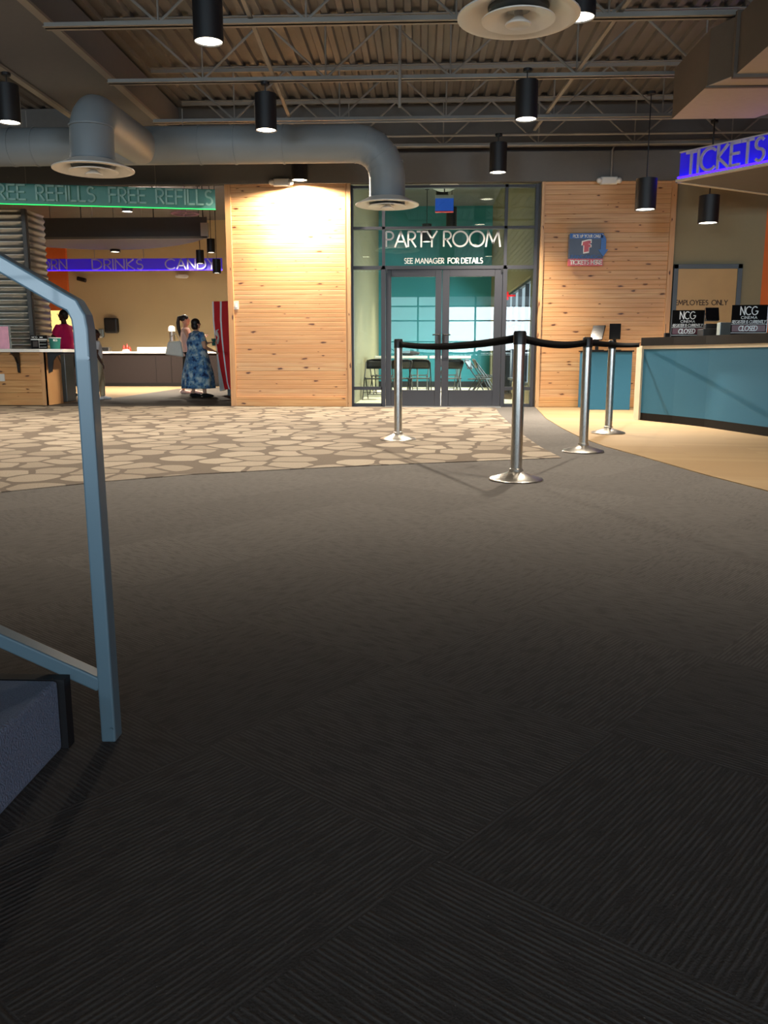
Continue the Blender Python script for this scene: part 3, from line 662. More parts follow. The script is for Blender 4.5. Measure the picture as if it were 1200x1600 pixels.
# concession lights
for i, (px, py, Y, lab) in enumerate(((199, 331, 20, 'small black concession light peeking under the green sign'), (81, 380, 20, 'small black concession light by the corrugated column'), (180, 394, 21, 'small black concession light over the drinks sign'), (291, 373, 21, 'small black concession light under the right end of the grey bulkhead'))):
    downlight(px, py, lab, Y=Y, h=.34, d=.24, spot=(155, 155, 134, 134)[i], blend=.8, watt=(1300, 1400, 1900, 1700)[i], ztop=4.64)
for px, py, Y, lab in ((330, 395, 19.5, 'black track spotlight farthest right beside the pine wall'), (313, 412, 20, 'black track spotlight left of the others over the candy sign'), (339, 427, 19, 'lowest black track spotlight at the candy sign')):
    downlight(px, py, lab, Y=Y, h=.3, d=.18, watt=50, ztop=4.64, n='track_spotlight', spot=120)
for k, (x, y) in enumerate(((.35, 16.2), (.6, 18.4), (.1, 20.6))):
    downlight(0, 0, ('black pendant light inside the party room nearest the glass', 'black pendant light in the middle of the party room', 'black pendant light at the far end of the party room')[k], real=(x, y, 3.45), watt=900, spot=95, ztop=4.64, d=.22)
# ================================================================= STANCHIONS
def stanchion(px, py, label):
    p = G(px, py); p.z = .006 if False else 0
    t = thing('belt_stanchion', label, 'stanchion', p, 'brushed steel belt stanchions')
    MB().lathe([(0, .0), (.175, 0), (.178, .008), (.172, .016), (.06, .05), (.046, .06), (0, .06)], p, 40).build('base', 'steel', t, smooth=True)
    MB().lathe([(.046, .05), (.046, .075), (.038, .08), (.038, .9), (0, .9)], p, 28).build('post', 'steel', t, smooth=True)
    MB().lathe([(0, .88), (.041, .88), (.041, .952), (.036, .965), (0, .966)], p, 28).build('belt_head', 'blackplastic', t, smooth=True)
    return t, p
t1, p1 = stanchion(806, 750, 'nearest steel belt post standing on the dark carpet')
t2, p2 = stanchion(622, 688, 'steel belt post on the pebble carpet before the left door')
t3, p3 = stanchion(911, 706, 'steel belt post on dark carpet at the edge of the wood floor')
t4, p4 = stanchion(950, 678, 'farthest steel belt post standing on the wood floor by the ticket counter')
for t in (t2,): t.location.z += .006
t4.location.z += .006
def belt(parent, a, b, za, zb, sag, label=None):
    a, b = V(a), V(b); d = (b-a).normalized(); n = V((-d.y, d.x, 0)); m = MB(); g = []
    for i in range(17):
        t = i/16; p = a.lerp(b, t); z = za+(zb-za)*t-sag*4*t*(1-t)
        tw = .006*sin(pi*t)
        g.append([(p.x+n.x*tw, p.y+n.y*tw, z+.026), (p.x-n.x*tw, p.y-n.y*tw, z-.026)])
    m.sheet(g, .003); o = m.build('belt', 'belt', parent, smooth=True); return o
u = (p2-p1).normalized(); belt(t1, p1+u*.038, p2-u*.038, .92, .92, .035)
u = (p3-p1).normalized(); belt(t1, p1+u*.038, p3-u*.038, .92, .92, .03)
ctA = G(1000, 657)
e = V((ctA.x-.06, ctA.y+.0, 0)); u = (e-p3).normalized(); belt(t3, p3+u*.038, e, .92, .95, .01)

# ================================================================= TICKET COUNTER, KIOSK, SIGN
fp = [G(1000, 657), G(1050, 662), G(1100, 668), G(1200, 683), G(1330, 707), G(1500, 742)]
fp = [V((p.x, p.y, 0)) for p in fp]
def offs(pts, d):
    out = []
    for i, p in enumerate(pts):
        a = pts[max(i-1, 0)]; b = pts[min(i+1, len(pts)-1)]; t = (b-a).normalized(); n = V((-t.y, t.x, 0))
        if n.x < 0: n = -n
        out.append(p+n*d)
    return out
def slab(mb, d0, d1, z0, z1):
    A = offs(fp, d0); B = offs(fp, d1); mb.prism([(p.x, p.y) for p in A]+[(p.x, p.y) for p in B[::-1]], z0, z1); return mb
tc = thing('ticket_counter', 'long teal-blue fronted ticket counter with black top at right', 'counter', (fp[0].x, fp[0].y, .006))
slab(MB(), 0, .6, .1, .9).build('front_panel', 'bluepanel', tc)
slab(MB(), .0, .6, .006, .1).build('toe_kick', 'blacktop', tc)
slab(MB(), -.02, .62, .9, .94).build('cream_trim', 'cream', tc)
slab(MB(), -.05, .65, .94, 1.04).build('counter_top', 'blacktop', tc)
u = (fp[0]-fp[1]).normalized(); nrm = V((-u.y, u.x, 0)); nrm = nrm if nrm.x > 0 else -nrm
e0 = fp[0]-nrm*.03
MB().prism([(q.x, q.y) for q in (e0, e0+u*.1, e0+u*.1+nrm*.66, e0+nrm*.66)], .006, .94).build('end_panel', 'cream', tc)
def onc(px, d, z=1.04):      # point on the counter at distance d behind the front edge
    A = offs(fp, d)
    for i in range(len(A)-1):
        for k in range(60):
            q = A[i].lerp(A[i+1], k/60)
            vx = q.x*CY+q.y*SY_; vy = -q.x*SY_+q.y*CY
            if 600+F*vx/vy/1.0*.985 >= px: return V((q.x, q.y, z))
    return A[-1]
def regsign(px0, px1, label):
    a = onc(px0, .06); b = onc(px1, .06)
    # sign faces the lobby
    r = V((1, -.12, 0)).normalized(); wd = .37; h = .32
    c0 = a
    t = thing('register_closed_sign', label, 'sign', c0+r*wd/2)
    n = V((r.y, -r.x, 0)); up = V((0, 0, 1)); back = -n
    MB().extr([c0, c0+r*wd, c0+r*wd+up*h, c0+up*h], back*.006).extr([c0+back*.006, c0+r*wd+back*.006, c0+r*wd+back*.1, c0+back*.1], up*.004).build('sign_plate', 'signblack', t)
    MB().extr([c0+r*.01+up*.035+n*.001, c0+r*(wd-.012)+up*.035+n*.001, c0+r*(wd-.012)+up*.105+n*.001, c0+r*.01+up*.105+n*.001], n*.001).build('red_band', 'darkred', t)
    f = n*.003
    m = MB()
    lettering(m, 'NCG', c0+r*.09+up*.215+f, r, up, .085, .12, .002, width=.18)
    lettering(m, 'CINEMA', c0+r*.1+up*.172+f, r, up, .026, .16, .002, width=.165, gap=.3)
    m.build('cinema_name', 'text_white', t); m = MB()
    lettering(m, 'REGISTER IS CURRENTLY', c0+r*.01+up*.125+f, r, up, .03, .16, .002, width=wd-.025, shear=.15)
    m.build('register_notice', 'text_white', t); m = MB()
    lettering(m, 'CLOSED', c0+r*.08+up*.045+f, r, up, .05, .2, .002, width=.19, shear=.15)
    m.extr([c0+up*.112+f, c0+r*wd+up*.112+f, c0+r*wd+up*.116+f, c0+up*.116+f], n*.001).extr([c0+up*.02+f, c0+r*wd+up*.02+f, c0+r*wd+up*.025+f, c0+up*.025+f], n*.001)
    m.build('closed_word', 'text_white', t)
    MB().extr([c0+r*wd-up*0, c0+r*(wd+.006), c0+r*(wd+.006)+up*h, c0+r*wd+up*h], back*.01).build('sign_edge', 'cupholder', t)
    return t
regsign(1032, 0, 'black register closed sign at the left end of the ticket counter')
regsign(1121, 0, 'black register closed sign cut by the right edge of the photo')
q = onc(1092, .35); t = thing('register_terminal', 'dark register terminal behind the left closed sign on the ticket counter', 'register', q)
MB().box((-.13, -.1, 0), (.13, .12, .09), o=q).prism([(q.x-.09, q.y-.05), (q.x+.12, q.y-.05), (q.x+.1, q.y+.1), (q.x-.07, q.y+.1)], q.z+.09, q.z+.15).build('terminal_base', 'blackplastic', t, bevel=.01)
MB().box((-.08, -.02, -.08), (.08, .02, .08), R=Matrix.Rotation(radians(-18), 3, 'X'), o=q+V((0.0, .02, .26))).build('terminal_screen', 'screen', t, bevel=.006)
q = onc(1111, .22); tag(MB().prism([(q.x-.06, q.y-.05), (q.x+.07, q.y-.05), (q.x+.07, q.y+.06), (q.x-.06, q.y+.06)], q.z, q.z+.15).build('napkin_holder', 'cupholder', bevel=.006), 'grey acrylic box between the two closed signs', 'holder')
q = onc(1026, .25); tag(MB().box((-.03, -.03, 0), (.03, .03, .06), o=q).tube([q+V((-.02, 0, .06)), q+V((-.02, 0, .17))], .004, 6).build('card_reader', 'blackplastic', bevel=.004), 'small black card reader at the left end of the ticket counter', 'card reader')
# kiosk
kY = G(950, 641).y; kx0, kx1 = X(920, kY), X(988, kY)
kt = thing('ticket_kiosk', 'small teal-blue cabinet standing against the right pine wall', 'cabinet', ((kx0+kx1)/2, kY, .006))
MB().box((kx0, kY, .006), (kx1, 13.88, .88)).build('cabinet_body', 'bluepanel', kt, bevel=.004)
MB().box((kx0-.02, kY-.02, .88), (kx1+.02, 13.88, .9)).build('cabinet_top', 'blacktop', kt)
def terminal(px, py, w, h, tilt, yawd, label):
    b = P(px, py, kY+.3); q = V((b.x, kY+.3, .9)); zc = b.z
    t = thing('kiosk_screen', label, 'screen', q)
    R_ = Matrix.Rotation(radians(yawd), 3, 'Z') @ Matrix.Rotation(radians(tilt), 3, 'X')
    MB().box((-w/2, -.012, -h/2), (w/2, .012, h/2), R=R_, o=(q.x, q.y, zc)).build('display', 'screen', t, bevel=.005)
    MB().bar((q.x, q.y+.03, .91), (q.x, q.y+.02, zc), .05, .03).box((-.09, -.08, 0), (.09, .1, .012), o=q).build('stand', 'blackplastic', t)
terminal(934, 520, .2, .26, -32, -32, 'left dark touch screen tilted on the teal cabinet')
terminal(961, 518, .17, .24, -10, -14, 'right dark touch screen on the teal cabinet')
# hanging TICKETS sign: two lit faces meeting in a corner over a grey soffit
zs0, zs1 = P(1060, 281, 11.5).z, P(1060, 240, 11.5).z
cA = P(1061, 281, 11.5); cA.z = zs0; cB = Zp(1200, 255, zs0); cC = Zp(1200, 300, zs0)
dB = (cB-cA).normalized(); dC = (cC-cA).normalized(); L = 3.4
tk = thing('tickets_sign', 'hanging canopy sign with violet-blue lit TICKETS lettering', 'sign', cA)
nB = V((dB.y, -dB.x, 0)); nB = nB if nB.y < 0 else -nB
MB().extr([cA, cA+dB*L, cA+dB*L+V((0, 0, zs1-zs0)), cA+V((0, 0, zs1-zs0))], -nB*.02).build('lit_panel', 'panel_blue', tk)
MB().bar(cA+V((0, 0, .02))-nB*-.03, cA+dB*L+V((0, 0, .02))+nB*.03, .02, .02).build('led_strip', 'led_blue', tk)
tri = [cA-dB*.05, cA+dB*L, cA+dC*L]
MB().prism([(p.x, p.y) for p in tri], zs0-.03, zs0-.012).build('soffit', 'wall_grey', tk)
MB().bar(cA-V((0, 0, .02))+nB*.05, cA+dB*L-V((0, 0, .02))+nB*.05, .05, .03).bar(cA-V((0, 0, .02)), cA+dC*L-V((0, 0, .02)), .05, .04).bar(cA+V((0, 0, zs1-zs0+.01)), cA+dB*L+V((0, 0, zs1-zs0+.01)), .05, .015).build('sign_rail', 'cream', tk)
m = MB(); lh = (zs1-zs0)*.8
a = cA+dB*.14+nB*.05+V((0, 0, .035))
lettering(m, 'TICKETS', a, dB, (0, 0, 1), lh, .13, .02, width=(cB-cA).length*.86, gap=.16)
m.build('lettering', 'letter_grey', tk)
for s in (.45, 1.6, 2.8): MB().tube([cA+dB*s+V((0, 0, zs1-zs0)), cA+dB*s+V((0, 0, 3.95-zs0))], .01, 6).build('hanger_rod', 'blackplastic', tk)

# ================================================================= SMALL THINGS ON THE BACK WALL
a = P(888, 416, 13.84); b = P(943, 365, 13.84)
fs = thing('ticket_pickup_sign', 'blue and red ticket pick-up sign with arrow mounted on the right pine wall', 'sign', ((a.x+b.x)/2, 13.84, a.z))
H = b.z-a.z; W = b.x-a.x
MB().box((a.x, 13.80, a.z+H*.2), (b.x, 13.935, b.z-H*.0)).build('sign_box', 'slate_sign', fs, bevel=.004)
MB().box((a.x, 13.79, b.z-H*.16), (b.x-.01, 13.80, b.z)).build('top_band', 'blue_sign', fs)
MB().box((a.x-.01, 13.795, a.z), (b.x, 13.86, a.z+H*.22)).build('red_band', 'red_sign', fs)
ar = [(W*.9, H*.98), (W*1.02, H*.92), (W*1.07, H*.8), (W*1.07, H*.5), (W*1.14, H*.5), (W*1.0, H*.28), (W*.84, H*.5), (W*.92, H*.5), (W*.92, H*.8), (W*.9, H*.86)]
MB().extr([(a.x+x, 13.785, a.z+z) for x, z in ar], (0, .012, 0)).build('arrow', 'blue_sign', fs)
m = MB(); R1 = (1, 0, 0); U1 = (0, 0, 1)
lettering(m, 'PICK UP YOUR ONLINE', (a.x+.05, 13.788, a.z+H*.87), R1, U1, H*.085, .2, .003, width=W*.88)
lettering(m, 'TICKETS HERE', (a.x+.02, 13.79, a.z+H*.05), R1, U1, H*.12, .2, .003, width=W*.93)
m.build('white_lettering', 'text_white', fs)
lettering(MB(), 'FANDANGO', (a.x+.03, 13.797, a.z+H*.23), R1, U1, H*.1, .17, .003, width=W*.88).build('blue_lettering', 'blue_sign', fs)
cxs, czs = a.x+W*.5, a.z+H*.6
fl = [(-.09, .1), (.03, .13), (.09, .13), (.09, .06), (.03, .05), (.09, .03), (.09, -.02), (.05, -.02), (.05, -.12), (-.06, -.14), (-.06, .02), (-.1, .02)]
MB().extr([(cxs+x*.82, 13.785, czs+z*.8) for x, z in fl], (0, .01, 0)).build('emblem_border', 'text_white', fs)
MB().extr([(cxs+x*.66, 13.78, czs+z*.64) for x, z in fl], (0, .01, 0)).build('emblem', 'red_sign', fs)
def emlight(px, py, Y, label):
    q = P(px, py, Y)
    t = thing('emergency_light', label, 'emergency light', q)
    MB().box((-.13, -.05, -.05), (.13, .05, .06), o=q).build('case', 'white', t, bevel=.015)
    for s in (-1, 1): MB().ball((q.x+s*.15, q.y-.05, q.z-.0), (.045, .045, .045)).build('lamp_head', 'white', t, smooth=True)
emlight(440, 286, 13.84, 'white emergency light at the top of the left pine wall')
emlight(951, 283, 13.84, 'white emergency light at the top of the right pine wall')
emlight(285, 432, CB-.055, 'white emergency light on the tan concession wall under the candy sign')
q = P(369, 477, 13.92)
t = thing('light_switch', 'white wall switch on the left pine wall', 'switch', q)
MB().box((-.04, -.005, -.065), (.04, .006, .065), o=q).build('cover_plate', 'white', t, bevel=.003)
MB().box((-.014, -.012, -.03), (.014, -.004, .03), o=q).build('rocker', 'white_gloss', t)

# ================================================================= HANDRAIL AND STAIR
HY = G(169.5, 1160).y+.021
b0 = P(169.5, 1160, HY-.021); b0 = V((b0.x, HY, 0))
tp = P(134, 486, HY); 
x_post = b0.x
A = [(x_post, HY, 0), (x_post, HY, P(140, 530, HY).z)]
zc = P(133, 486, HY).z
endp = P(-160, 316, HY); 
cen = V((x_post-.005, HY, zc)); up_d = (V((endp.x, HY, endp.z))-cen).normalized()
bend = [cen+V((0, 0, -.035)), cen+V((-.003, 0, -.012)), cen+up_d*.012+V((-.004, 0, .004)), cen+up_d*.04]
def square_sweep(mb, pts, w, d):
    pts = [V(p) for p in pts]; rings = []
    for i, p in enumerate(pts):
        t = ((pts[min(i+1, len(pts)-1)]-p).normalized() if i < len(pts)-1 else V((0, 0, 0)))+((p-pts[i-1]).normalized() if i else V((0, 0, 0)))
        t.normalize(); n = V((0, 1, 0)); s = t.cross(n).normalized()
        rings.append([mb.b.verts.new(p+s*a*w/2+n*b_*d/2) for a, b_ in ((-1, -1), (1, -1), (1, 1), (-1, 1))])
    for i in range(len(rings)-1):
        for k in range(4): mb.b.faces.new((rings[i][k], rings[i][(k+1) % 4], rings[i+1][(k+1) % 4], rings[i+1][k]))
    mb.b.faces.new(rings[0][::-1]); mb.b.faces.new(rings[-1]); return mb
hr = thing('stair_handrail', 'blue-grey painted square steel stair handrail in the left foreground', 'handrail', b0)
square_sweep(MB(), [b0]+bend+[cen+up_d*1.6], .031, .042).build('rail_tube', 'rail', hr, bevel=.004)
lo0 = P(152, 1066, HY); lo1 = P(0, 997, HY); dl = (V((lo1.x, 0, lo1.z))-V((lo0.x, 0, lo0.z)))
lo1b = V((lo0.x, HY, lo0.z))+dl*4.2; lo1b.y = HY
s0 = V((x_post-.012, HY, lo0.z)); 
square_sweep(MB(), [s0, lo1b], .03, .04).build('lower_rail', 'rail', hr, bevel=.004)
MB().tube([(x_post+.008, HY-.0245, zc-.09), (x_post+.008, HY-.0205, zc-.09)], .004, 8).tube([(x_post+.009, HY-.0245, .03), (x_post+.009, HY-.0205, .03)], .0035, 8).build('screw', 'rail', hr)
# second post of the rail farther up the flight (left of the photo)
f = cen+up_d*1.55; MB().box((f.x-.02, HY-.022, .52), (f.x+.02, HY+.022, f.z-.02)).build('upper_post', 'rail', hr, bevel=.004)
sx = G(107, 1160).x; sy1 = HY-.052
sm = MB(); tb = MB(); rise, run = .15, .32
poly = [(sx, 0)]
for i in range(6): poly += [(sx-run*i, rise*(i+1)), (sx-run*(i+1), rise*(i+1))]
poly += [(sx-run*6, 0)]
stt = thing('carpeted_stair', 'slate-blue carpeted stair flight rising at the lower left corner', 'stair', (sx, 0, 0))
MB().extr([(x, -1.2, z) for x, z in poly], (0, sy1+1.2, 0)).build('steps', 'stair', stt, bevel=.008)
MB().extr([(x+(.012 if i == 0 or i == 1 else 0), sy1, z) for i, (x, z) in enumerate(poly)], (0, .03, 0)).build('side_stringer', 'stairtrim', stt)
# ================================================================= CONCESSION
# corrugated metal popcorn stand on its pine counter
cy0 = 15.0; cxr = X(55, cy0); czt = Zh(322, cy0)
cm = thing('corrugated_column', 'galvanised corrugated metal clad block behind the left counter', 'column', (cxr-1, cy0, 0))
def corr_sheet(a, b, z0, z1, n, pitch=.11, amp=.016):
    m = MB(); g = []; z = z0
    while z <= z1:
        off = amp*sin(2*pi*z/pitch); g.append([V((a[0], a[1], z))+V(n)*off, V((b[0], b[1], z))+V(n)*off]); z += pitch/8
    m.sheet(g, .004); return m
cd2 = .75
MB().box((cxr-3, cy0+.03, .0), (cxr-.03, cy0+cd2-.01, czt)).build('core', 'wall_grey', cm)
corr_sheet((cxr-3, cy0), (cxr, cy0), .9, czt, (0, -1, 0)).build('front_sheet', 'corr', cm, smooth=True)
corr_sheet((cxr, cy0), (cxr, cy0+cd2), .0, czt, (1, 0, 0)).build('side_sheet', 'corr', cm, smooth=True)
MB().box((cxr-.055, cy0-.022, .9), (cxr+.02, cy0-.012, czt)).box((cxr+.012, cy0-.022, .9), (cxr+.022, cy0+.05, czt)).build('corner_angle', 'wall_grey', cm)
# pine counter
ky0 = 14.0; kxr = X(70, ky0); kd = .62
cc = thing('pine_counter', 'pine clad counter with white top at the left edge', 'counter', (kxr-1.5, ky0, .0))
MB().box((kxr-3.5, ky0+.02, .0), (kxr-.02, ky0+kd, .88)).build('pine_body', 'pine_low', cc)
MB().box((kxr-.09, ky0, .0), (kxr, ky0+.03, .88)).box((kxr-.02, ky0, .0), (kxr, ky0+kd, .88)).build('corner_board', 'pine_v', cc)
ctx = X(126, 14.4)
MB().box((kxr-3.5, ky0-.28, .88), (kxr+.05, ky0+kd+.05, .93)).prism([(kxr+.05, ky0-.28), (ctx-.05, ky0-.2), (ctx, ky0-.1), (ctx, ky0+.5), (kxr+.05, ky0+kd+.05)], .88, .93).build('counter_top', 'whitetop', cc, bevel=.004)
for px, y in ((25, ky0), (80, ky0)):
    x = X(px, ky0-.05) if px < 50 else kxr+.0
    if px < 50: pr = [(x, y, .88), (x, y-.24, .88), (x, y-.24, .86), (x, y-.12, .80), (x, y-.05, .7), (x, y-.03, .56), (x, y, .54)]; ext = (.04, 0, 0)
    else: pr = [(x, y+.1, .88), (x+.28, y+.1, .88), (x+.28, y+.1, .86), (x+.15, y+.1, .82), (x+.09, y+.1, .74), (x+.06, y+.1, .56), (x, y+.1, .54)]; ext = (0, .04, 0)
    MB().extr(pr, ext).build('bracket', 'blackplastic', cc)
a = P(0, 590, 13.99)
MB().box((a.x-.06, 14.0, a.z-.06), (a.x+.07, 14.02, a.z+.06)).build('outlet_cover', 'white', cc)
ky = 15.1
tag(MB().box((X(91, ky), ky, 0.006), (X(101, ky), ky+.4, .87)).build('waste_bin', 'cupholder', bevel=.01), 'pale grey waste bin under the white counter end', 'bin')
# things on the counter
cz = .93
def card(px0, px1, py, Y, label, name, matn, cat='sign'):
    a = P(px0, 553, Y); b = P(px1, py, Y); t = thing(name, label, cat, ((a.x+b.x)/2, Y, cz)); return t, a.x, b.x, b.z
t, x0, x1, z1 = card(50, 73, 524, 14.05, 'black popcorn refill notice card on the white counter', 'menu_card', 0)
MB().box((x0, 14.05, cz), (x1, 14.056, z1)).box((x0, 14.056, cz), (x1, 14.12, cz+.004)).build('card', 'blacktop', t)
m = MB(); lettering(m, 'NCG', (x0+.02, 14.048, z1-.045), R1, U1, .028, .14, .002, width=.09)
m.box((x0+.15, 14.046, z1-.04), (x0+.2, 14.05, z1-.025)).box((x0, 14.046, z1-.075), (x1, 14.05, z1-.06))
for k in range(3): m.box((x0+.14, 14.046, cz+.03+k*.05), (x1-.015, 14.05, cz+.034+k*.05))
m.box((x0+.132, 14.046, cz+.02), (x0+.135, 14.05, cz+.17)); m.build('white_print', 'text_white', t)
MB().lathe([(0, .03), (.035, .03), (.045, .1), (.04, .12), (0, .13)], (x0+.07, 14.06-.045, cz), 16).build('printed_bucket', 'darkpanel', t) if False else None
MB().box((x0+.03, 14.046, cz+.04), (x0+.11, 14.05, cz+.13)).build('picture', 'darkpanel', t)
t, x0, x1, z1 = card(-14, 12, 510, 14.2, 'pink frozen drink poster in a clear stand at the left edge', 'counter_poster', 0)
MB().box((x0, 14.2, cz), (x1, 14.21, z1)).build('poster', 'pinkposter', t)
MB().box((x0-.01, 14.21, cz), (x1+.03, 14.225, z1+.01)).box((x0, 14.17, cz), (x1, 14.26, cz+.006)).build('holder', 'cupholder', t)
bx0 = P(87, 552, 14.1)
t = thing('popcorn_bucket', 'teal paper popcorn bucket on the white counter', 'bucket', (bx0.x, 14.1, cz))
MB().lathe([(0, 0), (.075, 0), (.096, .185), (.088, .185), (.07, .01), (0, .01)], (bx0.x, 14.1, cz), 28).build('cup', 'bucket', t, smooth=True)
MB().lathe([(.093, .175), (.101, .18), (.101, .19), (.093, .19)], (bx0.x, 14.1, cz), 28).build('rim', 'whitetop', t, smooth=True)
lettering(MB(), 'NCG', (bx0.x+.02, 14.0, cz+.13), (1, .25, 0), U1, .03, .18, .003, width=.06).build('lettering', 'text_white', t)

# FREE REFILLS sign
rA = P(337, 328, 13.75); rL = Zp(0, 319, rA.z); dS = (rL-rA); dS.z = 0; dS.normalize(); L = 6.0
fh = P(337, 297, 13.75).z-rA.z
sg = thing('free_refills_sign', 'long green edge-lit FREE REFILLS acrylic sign over the concession opening', 'sign', rA)
nS = V((dS.y, -dS.x, 0)); nS = nS if nS.y < 0 else -nS
MB().extr([rA, rA+dS*L, rA+dS*L+V((0, 0, fh)), rA+V((0, 0, fh))], -nS*.015).build('acrylic_panel', 'panel_green', sg)
MB().bar(rA+V((0, 0, .006)), rA+dS*L+V((0, 0, .004)), .02, .008).build('led_strip', 'led_green', sg)
MB().bar(rA+V((0, 0, fh)), rA+dS*L+V((0, 0, fh)), .03, .012).build('top_rail', 'bucket', sg)
lw = (P(331, 312, 13.7)-P(171, 312, 13.4)).length
for k in range(3):
    a = rA+dS*(.05+lw+k*(lw+.22))+nS*.03+V((0, 0, .07)); m = MB()
    lettering(m, 'FREE REFILLS', a, -dS, U1, fh*.7, .13, .015, width=lw, gap=.2, space=.6)
    m.build('lettering', 'letter_green', sg)
for s in (.9, 2.8, 4.8): MB().tube([rA+dS*s+V((0, 0, fh)), rA+dS*s+V((0, 0, 4.6-rA.z))], .004, 6).build('hanger_rod', 'joist', sg)

# bulkhead
by0 = 19.0; zb0, zb1 = Zh(369, by0), Zh(337, by0)
xa, xb = X(-60, by0), X(331, by0)
pl = [(xa, by0), (xb, by0)]
for i in range(13):
    t = i/12; pl.append((xb-.05-(xb-xa)*.95*t, by0+.1+2.0*sin(pi*t)**.8))
bk = thing('ceiling_bulkhead', 'dark grey hanging bulkhead with curved underside in the concession area', 'bulkhead', ((xa+xb)/2, by0, zb0))
MB().prism(pl, zb0+.02, zb1).build('bulkhead_body', 'beam', bk)
MB().prism(pl, zb0, zb0+.02).build('underside', 'darkpanel', bk)
MB().box((xb-.14, by0-.03, zb0-.01), (xb+.02, by0+.1, zb0+.3)).build('end_cap', 'white', bk)
MB().box((xa, by0-.03, zb0-.03), (xb, by0+.01, zb0+.02)).build('lip', 'joist', bk)
for px in (140, 250, 325): MB().tube([(X(px, by0+.4), by0+.4, zb1), (X(px, by0+.4), by0+.4, 4.64)], .012, 6).build('hanger_rod', 'blackplastic', bk)
a = P(289, 334, 18.6)
rn = MB()
for k in range(24):
    t0, t1 = 2*pi*k/24, 2*pi*(k+1)/24
    rn.bar((a.x+.27*cos(t0), a.y+.27*sin(t0), a.z), (a.x+.27*cos(t1), a.y+.27*sin(t1), a.z), .05, .02)
for k in range(4): rn.bar((a.x, a.y, a.z), (a.x+.27*cos(k*pi/2+.4), a.y+.27*sin(k*pi/2+.4), a.z), .03, .015)
rn.tube([(a.x, a.y, a.z), (a.x, a.y, 4.64)], .008, 6)
tag(rn.build('ceiling_ring', 'pinkring'), 'pale pink wheel-shaped ceiling air ring behind the green sign', 'ceiling ring')
# menu sign POPCORN DRINKS CANDY
my0 = 22.0; zm0, zm1 = Zh(421, my0), Zh(402, my0)
xl, xr = X(-20, my0), X(352, my0)
ms = thing('menu_sign', 'violet-blue lit sign reading POPCORN, DRINKS and CANDY over the far counter', 'sign', ((xl+xr)/2, my0, zm0))
MB().box((xl, my0, zm0), (xr, my0+.02, zm1)).build('lit_panel', 'panel_menu', ms)
MB().box((xl, my0-.012, zm0), (xr, my0, zm0+.012)).build('led_strip', 'led_blue', ms)
for wd, p0, p1 in (('POPCORN', 12, 115), ('DRINKS', 154, 231), ('CANDY', 266, 342)):
    m = MB(); lettering(m, wd, (X(p0, my0), my0-.05, zm0+.03), R1, U1, (zm1-zm0)*.8, .13, .015, width=X(p1, my0)-X(p0, my0), gap=.2)
    m.build('lettering', 'letter_grey', ms)
for px in (157, 232, 330): MB().tube([(X(px, my0), my0, zm1), (X(px, my0), my0, 4.64)], .01, 6).build('hanger_rod', 'joist', ms)
# lit doorway in far wall
da, db = X(84, CB-.02), X(122, CB-.02)
dd = struct(MB().box((da-.06, CB-.05, 0), (da, CB+.0, Zh(476, CB))).box((db, CB-.05, 0), (db+.06, CB, Zh(476, CB))).box((da-.06, CB-.05, Zh(479, CB)), (db+.06, CB, Zh(475, CB))).build('door_4', 'door_frame'))
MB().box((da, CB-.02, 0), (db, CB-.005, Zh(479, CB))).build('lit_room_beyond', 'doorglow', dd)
# back counter
by_ = G(220, 604).y; cxl, cxrr = X(102, by_), pineL0+.3
bc = thing('back_counter', 'long dark brown counter with pale top along the concession back wall', 'counter', ((cxl+cxrr)/2, by_, .006))
MB().box((cxl, by_, .006), (cxrr, CB-.01, .9)).build('counter_body', 'counterdark', bc)
MB().box((cxl, by_-.03, .006), (cxrr, by_, .1)).build('toe_kick', 'blacktop', bc)
MB().box((cxl-.02, by_-.05, .9), (cxrr, CB-.01, .95)).build('counter_top', 'whitetop', bc, bevel=.004)
MB().box((X(215, by_+.3), by_+.3, .95), (X(275, by_+.3), by_+.33, 1.07)).build('splash_rail', 'whitetop', bc)
for px in (243, 267): MB().box((X(px, by_)-.006, by_-.008, .1), (X(px, by_)+.006, by_, .9)).build('panel_joint', 'blacktop', bc)
def on_wall(name, px0, py0, px1, py1, depth, m, label, cat, parts=None):
    a = P(px0, py1, CB); b = P(px1, py0, CB)
    t = thing(name, label, cat, ((a.x+b.x)/2, CB-.01, a.z)); return t, a, b
t, a, b = on_wall('towel_dispenser', 167, 497, 186, 520, .2, 0, 'black paper towel dispenser on the tan concession wall', 'towel dispenser')
MB().box((a.x, CB-.22, a.z), (b.x, CB-.01, b.z)).build('case', 'blackplastic', t, bevel=.04)
MB().box((a.x+.05, CB-.2, a.z-.015), (b.x-.05, CB-.03, a.z)).build('slot', 'wall_grey', t)
t, a, b = on_wall('soap_dispenser', 156, 514, 163, 527, .2, 0, 'small grey soap dispenser left of the black towel dispenser', 'dispenser')
MB().box((a.x, CB-.1, a.z), (b.x, CB-.01, b.z)).build('case', 'cupholder', t, bevel=.02)
MB().box((a.x+.03, CB-.13, a.z-.02), (b.x-.03, CB-.05, a.z+.02)).build('nozzle', 'white', t)
q = P(166, 549, by_+.35); q.z = .95
t = thing('napkin_tray', 'small grey metal napkin tray on the far counter', 'tray', q)
MB().box((-.16, -.1, 0), (.12, .1, .13), o=q).build('box', 'steel', t, bevel=.005)
MB().box((-.14, -.105, .02), (.1, -.1, .11), o=q).build('opening', 'blackplastic', t)
q = P(198, 549, by_+.3); q.z = .95
t = thing('condiment_caddy', 'small red and white condiment caddy on the far counter', 'caddy', q)
MB().box((-.09, -.06, 0), (.09, .06, .06), o=q).build('tray', 'whitetop', t)
